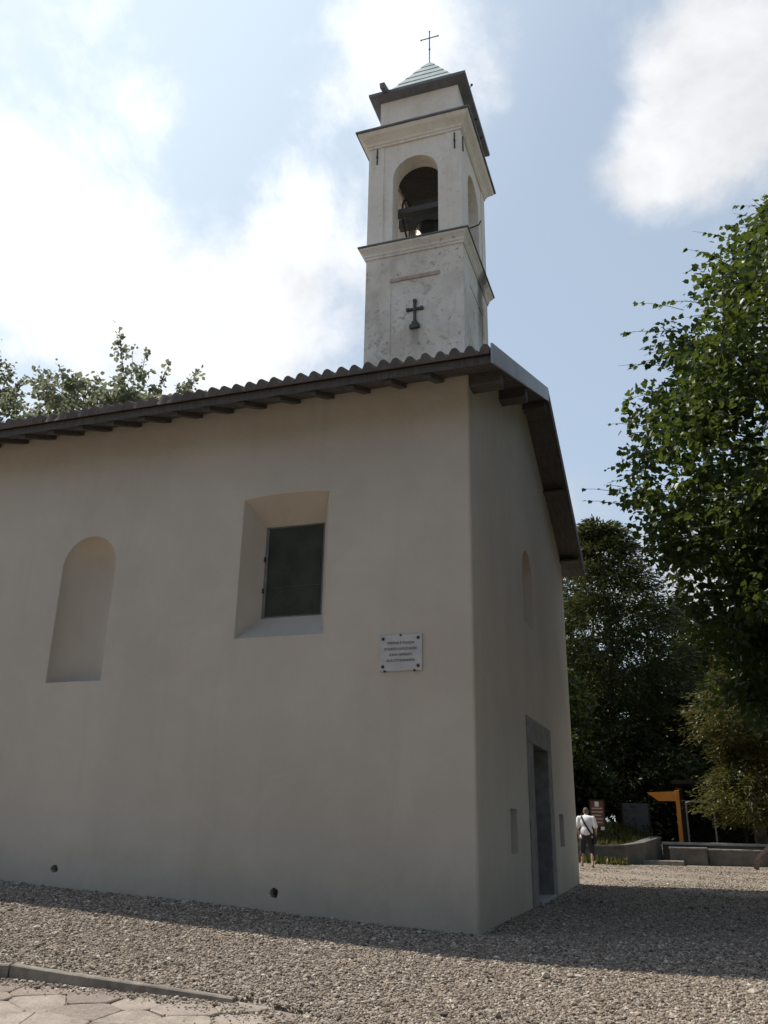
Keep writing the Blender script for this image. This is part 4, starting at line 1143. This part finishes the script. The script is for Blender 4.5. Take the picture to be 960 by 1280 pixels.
# and a fringe of weeds at the foot of the wall
nf = 2600
fx = rng.uniform(-3.5, 0.3, nf); fy = 20.5 - np.abs(rng.normal(0, 0.22, nf))
gp_ = np.concatenate([gp_, np.stack([fx, fy, gz(fx, fy) - 0.01], -1)])
gax = rng.normal(0, 0.45, gp_.shape); gax[:, 2] += 1.0
gnm = rng.normal(0, 1, gp_.shape); gnm[:, 2] *= 0.2
tag(leaves('grass', gp_, gax, gnm, rng.uniform(0.08, 0.32, len(gp_)), M_GRASS, None, 'needle'), kind='stuff')

# dark open shed
shed = thing('shed', 'dark timber shed with lean-to roof under the trees behind the low wall', 'shed')
MB().box(2.0, 9.5, 29.0, 29.12, -0.1, 2.46).box(9.38, 9.5, 26.0, 29.0, -0.1, 2.47).box(2.0, 2.12, 27.6, 29.0, -0.1, 2.47).build('wall', M_SHED, shed)
rf = MB(); rf.add([(1.9, 25.4, 2.76), (9.8, 25.4, 2.76), (9.8, 29.4, 2.46), (1.9, 29.4, 2.46), (1.9, 25.4, 2.90), (9.8, 25.4, 2.90), (9.8, 29.4, 2.60), (1.9, 29.4, 2.60)],
                  [(3, 2, 1, 0), (4, 5, 6, 7), (0, 1, 5, 4), (1, 2, 6, 5), (2, 3, 7, 6), (3, 0, 4, 7)]); rf.build('roof', M_SHED, shed)
for x_ in (4.3, 6.4, 8.6): MB().box(x_, x_ + 0.13, 25.9, 26.03, -0.1, 2.74).build('post', M_SHED, shed)
dfm = MB().box(2.30, 2.36, 25.93, 25.99, -0.05, 2.10).box(2.30, 3.35, 25.925, 25.995, 2.10, 2.17).box(3.29, 3.35, 25.93, 25.99, -0.05, 2.10)
dfm.build('door_frame', M_PALE, shed)
MB().box(2.0, 2.27, 25.94, 26.06, -0.1, 2.72).build('post', M_SHED, shed)
# orange metal frame
of = thing('orange_frame', 'bright orange metal post with a deep flat beam standing behind the low wall', 'frame')
bevel(MB().box(1.98, 2.13, 24.95, 25.10, -0.1, 2.50).build('post', M_ORANGE, of), 0.01, 1)
ob_ = MB(); ob_.add([(1.98, 24.96, 2.47), (1.98, 24.96, 2.12), (1.36, 24.96, 2.12), (0.95, 24.96, 2.42), (1.98, 25.09, 2.47), (1.98, 25.09, 2.12), (1.36, 25.09, 2.12), (0.95, 25.09, 2.42)],
                    [(0, 1, 2, 3), (7, 6, 5, 4), (0, 4, 5, 1), (1, 5, 6, 2), (2, 6, 7, 3), (3, 7, 4, 0)])
ob_.build('beam', M_ORANGE, of)
# notice board in red brown, with sheets
nb_ = thing('notice_board', 'red brown notice board with a white sheet and rows of print behind the walking man', 'notice board')
MB().box(-0.86, -0.42, 21.80, 21.84, 1.20, 2.02).build('panel', M_REDBOARD, nb_)
MB().box(-0.90, -0.86, 21.78, 21.86, 0.3, 2.06).box(-0.42, -0.38, 21.78, 21.86, 0.3, 2.06).box(-0.86, -0.42, 21.78, 21.86, 2.02, 2.06).build('frame', M_SHED, nb_)
MB().box(-0.71, -0.57, 21.795, 21.799, 1.83, 2.00).build('sheet', M_PAPER, nb_)
MB().box(-0.55, -0.42, 21.78, 21.783, 1.06, 1.17).build('sheet', M_PAPER, nb_)
tl = MB()
for k, (a, b) in enumerate(((0.10, 0.9), (0.06, 0.94), (0.12, 0.8), (0.06, 0.92), (0.1, 0.86))):
    z_ = 1.77 - k * 0.115
    tl.box(-0.86 + 0.44 * a, -0.86 + 0.44 * b, 21.794, 21.798, z_ - 0.022, z_ + 0.022)
tl.build('lettering', M_CREAMTXT, nb_)
# pale display panel
dp_ = thing('display_panel', 'pale grey display panel on posts half hidden behind the grassy bank', 'panel')
MB().box(-0.05, 0.92, 26.0, 26.05, 0.9, 2.05).build('panel', simple('pale_panel', (0.09, 0.09, 0.10), 0.6, 0.2, 3), dp_)
MB().box(0.92, 0.99, 25.98, 26.07, 0.5, 2.1).build('post', M_SHED, dp_); MB().box(-0.12, -0.05, 25.98, 26.07, 0.5, 2.1).build('post', M_SHED, dp_)

# ------------------------------------------------------------------ people
def blob_mesh(name, parts, voxel, mat, parent, smooth_it=6):
    """one continuous skin: union of tapered limbs, voxel-remeshed"""
    mb_ = MB()
    for p in parts:
        if p[0] == 'c':
            _, a, b, ra, rb = p
            a, b = Vector(a), Vector(b); d = b - a; L = d.length; d.normalize()
            ref = Vector((0, 0, 1)) if abs(d.z) < 0.9 else Vector((1, 0, 0))
            s_ = d.cross(ref).normalized(); q_ = d.cross(s_)
            rings = []
            for k in range(1, 5): 
                t = math.pi / 2 * k / 4; rings.append((a - d * ra * math.cos(t), ra * math.sin(t)))
            for k in range(0, 4):
                t = math.pi / 2 * k / 4; rings.append((b + d * rb * math.sin(t), rb * math.cos(t)))
            mb_.loft([[c + (s_ * math.cos(u) + q_ * math.sin(u)) * r for u in np.linspace(0, 2 * math.pi, 13)[:-1]] for c, r in rings])
        else:
            _, c, r3 = p[:3]; rot = p[3] if len(p) > 3 else Matrix.Identity(3)
            rings = []
            for k in range(1, 10):
                t = math.pi * k / 10
                rings.append([Vector(c) + rot @ Vector((r3[0] * math.sin(t) * math.cos(u), r3[1] * math.sin(t) * math.sin(u), -r3[2] * math.cos(t))) for u in np.linspace(0, 2 * math.pi, 17)[:-1]])
            mb_.loft(rings)
    ob = mb_.build(name, mat)
    md = ob.modifiers.new('r', 'REMESH'); md.mode = 'VOXEL'; md.voxel_size = voxel; md.use_smooth_shade = True
    sm = ob.modifiers.new('s', 'SMOOTH'); sm.factor = 0.5; sm.iterations = smooth_it
    bpy.context.view_layer.update()
    me = bpy.data.meshes.new_from_object(ob.evaluated_get(bpy.context.evaluated_depsgraph_get()))
    old = ob.data; ob.modifiers.clear(); ob.data = me; me.name = name; bpy.data.meshes.remove(old)
    me.materials.clear(); me.materials.append(mat)
    me.polygons.foreach_set('use_smooth', [True] * len(me.polygons))
    ob.parent = parent
    return ob
def hand(wrist, d, palm_n, side, sc=1.0):
    """relaxed hand: palm, four curled fingers of different lengths, thumb from the side of the palm"""
    w, d, n = Vector(wrist), Vector(d).normalized(), Vector(palm_n).normalized()
    s = d.cross(n).normalized() * side; n = s.cross(d).normalized() * side
    out = [('c', w - d * 0.02, w + d * 0.03, 0.027 * sc, 0.028 * sc)]
    for q in (-0.026, -0.009, 0.009, 0.026):
        out.append(('c', w + d * 0.02 + s * q * 0.7, w + d * 0.085 + s * q, 0.016 * sc, 0.0125 * sc))
    for q, L in ((-0.030, 0.060), (-0.011, 0.074), (0.010, 0.080), (0.031, 0.070)):
        a = w + d * 0.088 + s * q; b = a + (d * 0.93 + n * 0.30) * L * 0.52; c = b + (d * 0.72 + n * 0.70) * L * 0.36; e = c + (d * 0.4 + n * 0.9) * L * 0.25
        out += [('c', a, b, 0.0095, 0.0088), ('c', b, c, 0.0088, 0.0080), ('c', c, e, 0.0080, 0.0068)]
    a = w + d * 0.022 + s * 0.028; b = a + (d * 0.62 + s * 0.62 + n * 0.35) * 0.045; c = b + (d * 0.85 + s * 0.25 + n * 0.45) * 0.036
    out += [('c', a, b, 0.013, 0.0105), ('c', b, c, 0.0105, 0.008)]
    return out
def head(c, f, up=(0, 0, 1)):
    """skull, jaw, nose, ears; f = facing direction"""
    c, f = Vector(c), Vector(f).normalized(); u = Vector(up).normalized(); s = f.cross(u).normalized(); u = s.cross(f)
    R = Matrix((s, f, u)).transposed()
    out = [('e', c + f * -0.012 + u * 0.025, (0.074, 0.095, 0.090), R), ('e', c + f * 0.028 - u * 0.045, (0.058, 0.062, 0.072), R),
           ('c', c + f * 0.086 + u * 0.012, c + f * 0.104 - u * 0.022, 0.010, 0.014), ('e', c + f * 0.085 - u * 0.056, (0.024, 0.012, 0.008), R),
           ('e', c + f * 0.078 + u * 0.030, (0.050, 0.014, 0.010), R)]
    for k in (-1, 1): out.append(('e', c + s * 0.076 * k - f * 0.005 - u * 0.005, (0.010, 0.022, 0.034), R))
    return out, s, f, u

# man walking away past the church
def walking_man():
    t = thing('person', 'grey haired man in white T-shirt and dark cropped trousers walking away with a shoulder bag', 'person')
    bx_, by_ = -0.60, 17.55
    L = lambda x, y, z: Vector((bx_ + x, by_ + y, z))
    f = Vector((-0.15, 1, 0)).normalized()
    hp, sf_, ff, uu = head(L(0.0, 0.16, 1.59), (-0.1, 1, -0.28), (0, 0.2, 1))
    kneeL, ankL = L(-0.17, 0.22, 0.50), L(-0.205, 0.20, 0.09)
    kneeR, ankR = L(0.12, 0.06, 0.49), L(0.145, -0.16, 0.09)
    hipL, hipR = L(-0.095, 0.02, 0.90), L(0.095, 0.02, 0.90)
    shL, shR = L(-0.205, 0.04, 1.40), L(0.205, 0.04, 1.40)
    elL, wrL = L(-0.275, 0.00, 1.12), L(-0.235, 0.16, 0.90)
    elR, wrR = L(0.285, -0.02, 1.12), L(0.255, 0.14, 0.92)
    body = hp + [('c', L(0, 0.07, 1.44), L(0, 0.13, 1.53), 0.058, 0.054), ('e', L(0, 0.03, 1.27), (0.175, 0.115, 0.20)), ('e', L(0, 0.02, 1.02), (0.155, 0.115, 0.17)),
                 ('c', shL, elL, 0.052, 0.042), ('c', elL, wrL, 0.040, 0.028), ('c', shR, elR, 0.052, 0.042), ('c', elR, wrR, 0.040, 0.028),
                 ('c', hipL, kneeL, 0.088, 0.056), ('c', kneeL, ankL, 0.055, 0.036), ('c', hipR, kneeR, 0.088, 0.056), ('c', kneeR, ankR, 0.055, 0.036),
                 ('c', L(-0.17, 0.17, 0.38), L(-0.19, 0.17, 0.26), 0.05, 0.045), ('c', L(0.13, -0.06, 0.37), L(0.14, -0.10, 0.26), 0.05, 0.045),
                 ('c', ankL, ankL + f * 0.13 + Vector((0, 0, -0.04)), 0.034, 0.03), ('c', ankR, ankR + f * 0.13 + Vector((0, 0, -0.04)), 0.034, 0.03)]
    body += hand(wrL, (0.03, 0.45, -1), (1, 0, 0.1), 1) + hand(wrR, (-0.03, 0.45, -1), (-1, 0, 0.1), -1)
    blob_mesh('body', body, 0.0075, M_SKIN, t, 3)
    shirt = [('e', L(0, 0.03, 1.28), (0.205, 0.145, 0.205)), ('e', L(0, 0.015, 1.03), (0.195, 0.150, 0.21)), ('c', L(-0.13, 0.03, 1.40), L(0.13, 0.03, 1.40), 0.085, 0.085),
             ('c', shL, L(-0.262, 0.005, 1.18), 0.082, 0.076), ('c', shR, L(0.27, -0.01, 1.18), 0.082, 0.076), ('c', L(-0.05, 0.06, 1.43), L(0.05, 0.06, 1.43), 0.075, 0.075),
             ('c', L(-0.11, 0.01, 0.89), L(0.11, 0.01, 0.89), 0.105, 0.105)]
    blob_mesh('shirt', shirt, 0.012, M_SHIRT, t, 3)
    tr = [('c', L(-0.07, 0.015, 0.90), L(0.07, 0.015, 0.90), 0.13, 0.13), ('c', hipL, kneeL, 0.118, 0.088), ('c', kneeL, L(-0.195, 0.205, 0.36), 0.086, 0.082),
          ('c', hipR, kneeR, 0.118, 0.088), ('c', kneeR, L(0.13, -0.03, 0.35), 0.086, 0.082)]
    blob_mesh('trousers', tr, 0.012, M_NAVY, t, 3)
    hair = []
    R = Matrix((sf_, ff, uu)).transposed(); c = L(0.0, 0.16, 1.59)
    hair = [('e', c - ff * 0.028 + uu * 0.040, (0.082, 0.092, 0.088), R), ('e', c - ff * 0.045 - uu * 0.015, (0.070, 0.055, 0.060), R)]
    blob_mesh('hair', hair, 0.009, M_HAIR, t, 2)
    for a in (ankL, ankR):
        blob_mesh('shoe', [('c', a + Vector((0, 0, -0.045)) - f * 0.05, a + Vector((0, 0, -0.05)) + f * 0.05, 0.044, 0.046), ('c', a + Vector((0, 0, -0.05)) + f * 0.05, a + Vector((0, 0, -0.058)) + f * 0.16, 0.046, 0.034)], 0.009, M_SHOE, t, 2)
    # strap over the left shoulder, bag on the right hip: its own thing
    b = thing('shoulder_bag', 'black shoulder bag with a long strap worn across the white T-shirt', 'bag')
    sp = [L(-0.11, 0.15, 1.42), L(-0.13, 0.06, 1.495), L(-0.12, -0.06, 1.44), L(-0.05, -0.125, 1.30), L(0.05, -0.140, 1.12), L(0.14, -0.115, 0.98), L(0.215, -0.04, 0.90)]
    sm_ = MB(); rings = []
    for i, p in enumerate(sp):
        d = (sp[min(i + 1, 6)] - sp[max(i - 1, 0)]).normalized(); out = Vector((p.x - bx_, p.y - by_ - 0.03, 0.25 if i < 3 else 0)).normalized(); w = d.cross(out).normalized() * 0.026
        o_ = out * 0.012
        rings.append([p + w + o_, p - w + o_, p - w - out * 0.004, p + w - out * 0.004])
    sm_.loft(rings).build('strap', M_BLACK, b)
    bg_ = MB().box(-0.04, 0.04, -0.13, 0.13, -0.14, 0.12, Matrix.Translation(L(0.25, -0.02, 0.80)) @ Matrix.Rotation(0.12, 4, 'Y')).build('pouch', M_BLACK, b); bevel(bg_, 0.025, 2)
walking_man()

# second passer-by, mostly outside the frame at the right: bare arm swings into view
def passer_by():
    t = thing('person', 'passer-by stepping in at the right edge with bare arm and hand swinging forward', 'person')
    O = Vector((3.80, 2.0, 0.0)); L = lambda x, y, z: O + Vector((x, y, z))
    f = Vector((-1, 0, 0))
    hp, sf_, ff, uu = head(L(-0.06, 0, 1.58), (-1, 0, -0.08))
    sh1, el1, wr1 = L(-0.02, -0.20, 1.38), L(-0.36, -0.16, 1.09), L(-0.635, -0.12, 0.86)
    sh2, el2, wr2 = L(0.0, 0.20, 1.38), L(0.14, 0.25, 1.12), L(0.10, 0.24, 0.87)
    hp1, kn1, an1 = L(0, -0.09, 0.90), L(-0.03, -0.10, 0.49), L(0.25, -0.10, 0.14)
    hp2, kn2, an2 = L(0, 0.09, 0.90), L(-0.26, 0.09, 0.52), L(-0.27, 0.10, 0.09)
    body = hp + [('c', L(-0.01, 0, 1.42), L(-0.035, 0, 1.51), 0.056, 0.052), ('e', L(0, 0, 1.26), (0.115, 0.165, 0.20)), ('e', L(0, 0, 1.0), (0.11, 0.15, 0.17)),
                 ('c', sh1, el1, 0.052, 0.043), ('c', el1, wr1, 0.042, 0.028), ('c', sh2, el2, 0.052, 0.043), ('c', el2, wr2, 0.042, 0.028),
                 ('c', hp1, kn1, 0.088, 0.057), ('c', kn1, an1, 0.055, 0.037), ('c', hp2, kn2, 0.088, 0.057), ('c', kn2, an2, 0.055, 0.037),
                 ('c', an1, an1 + Vector((-0.12, 0, -0.07)), 0.035, 0.03), ('c', an2, an2 + Vector((-0.13, 0, -0.04)), 0.035, 0.03)]
    body += hand(wr1, (-0.45, 0.05, -1), (0.25, 1, 0), 1) + hand(wr2, (-0.1, 0, -1), (0, -1, 0), -1)
    blob_mesh('body', body, 0.0068, M_SKIN, t, 3)
    blob_mesh('shirt', [('e', L(0, 0, 1.27), (0.145, 0.20, 0.20)), ('e', L(0, 0, 1.02), (0.14, 0.185, 0.2)), ('c', L(0, -0.13, 1.39), L(0, 0.13, 1.39), 0.083, 0.083),
                        ('c', sh1, L(-0.15, -0.187, 1.27), 0.08, 0.072), ('c', sh2, L(0.07, 0.225, 1.24), 0.08, 0.072), ('c', L(0, -0.1, 0.9), L(0, 0.1, 0.9), 0.1, 0.1)], 0.012, M_REDBOARD, t, 3)
    blob_mesh('trousers', [('c', L(0, -0.07, 0.9), L(0, 0.07, 0.9), 0.125, 0.125), ('c', hp1, kn1, 0.115, 0.086), ('c', hp2, kn2, 0.115, 0.090), ('c', kn1, L(0.03, -0.1, 0.42), 0.086, 0.084), ('c', kn2, L(-0.262, 0.09, 0.44), 0.09, 0.088)], 0.012, M_SHADOWGREY, t, 3)
    R = Matrix((sf_, ff, uu)).transposed(); c = L(-0.06, 0, 1.58)
    blob_mesh('hair', [('e', c - ff * 0.028 + uu * 0.040, (0.082, 0.094, 0.088), R), ('e', c - ff * 0.05 - uu * 0.02, (0.072, 0.055, 0.07), R)], 0.009, M_HAIR, t, 2)
    for a in (an1, an2):
        blob_mesh('shoe', [('c', a + Vector((0.05, 0, -0.045)), a + Vector((-0.05, 0, -0.05)), 0.044, 0.046), ('c', a + Vector((-0.05, 0, -0.05)), a + Vector((-0.16, 0, -0.058)), 0.046, 0.034)], 0.009, M_SHOE, t, 2)
passer_by()
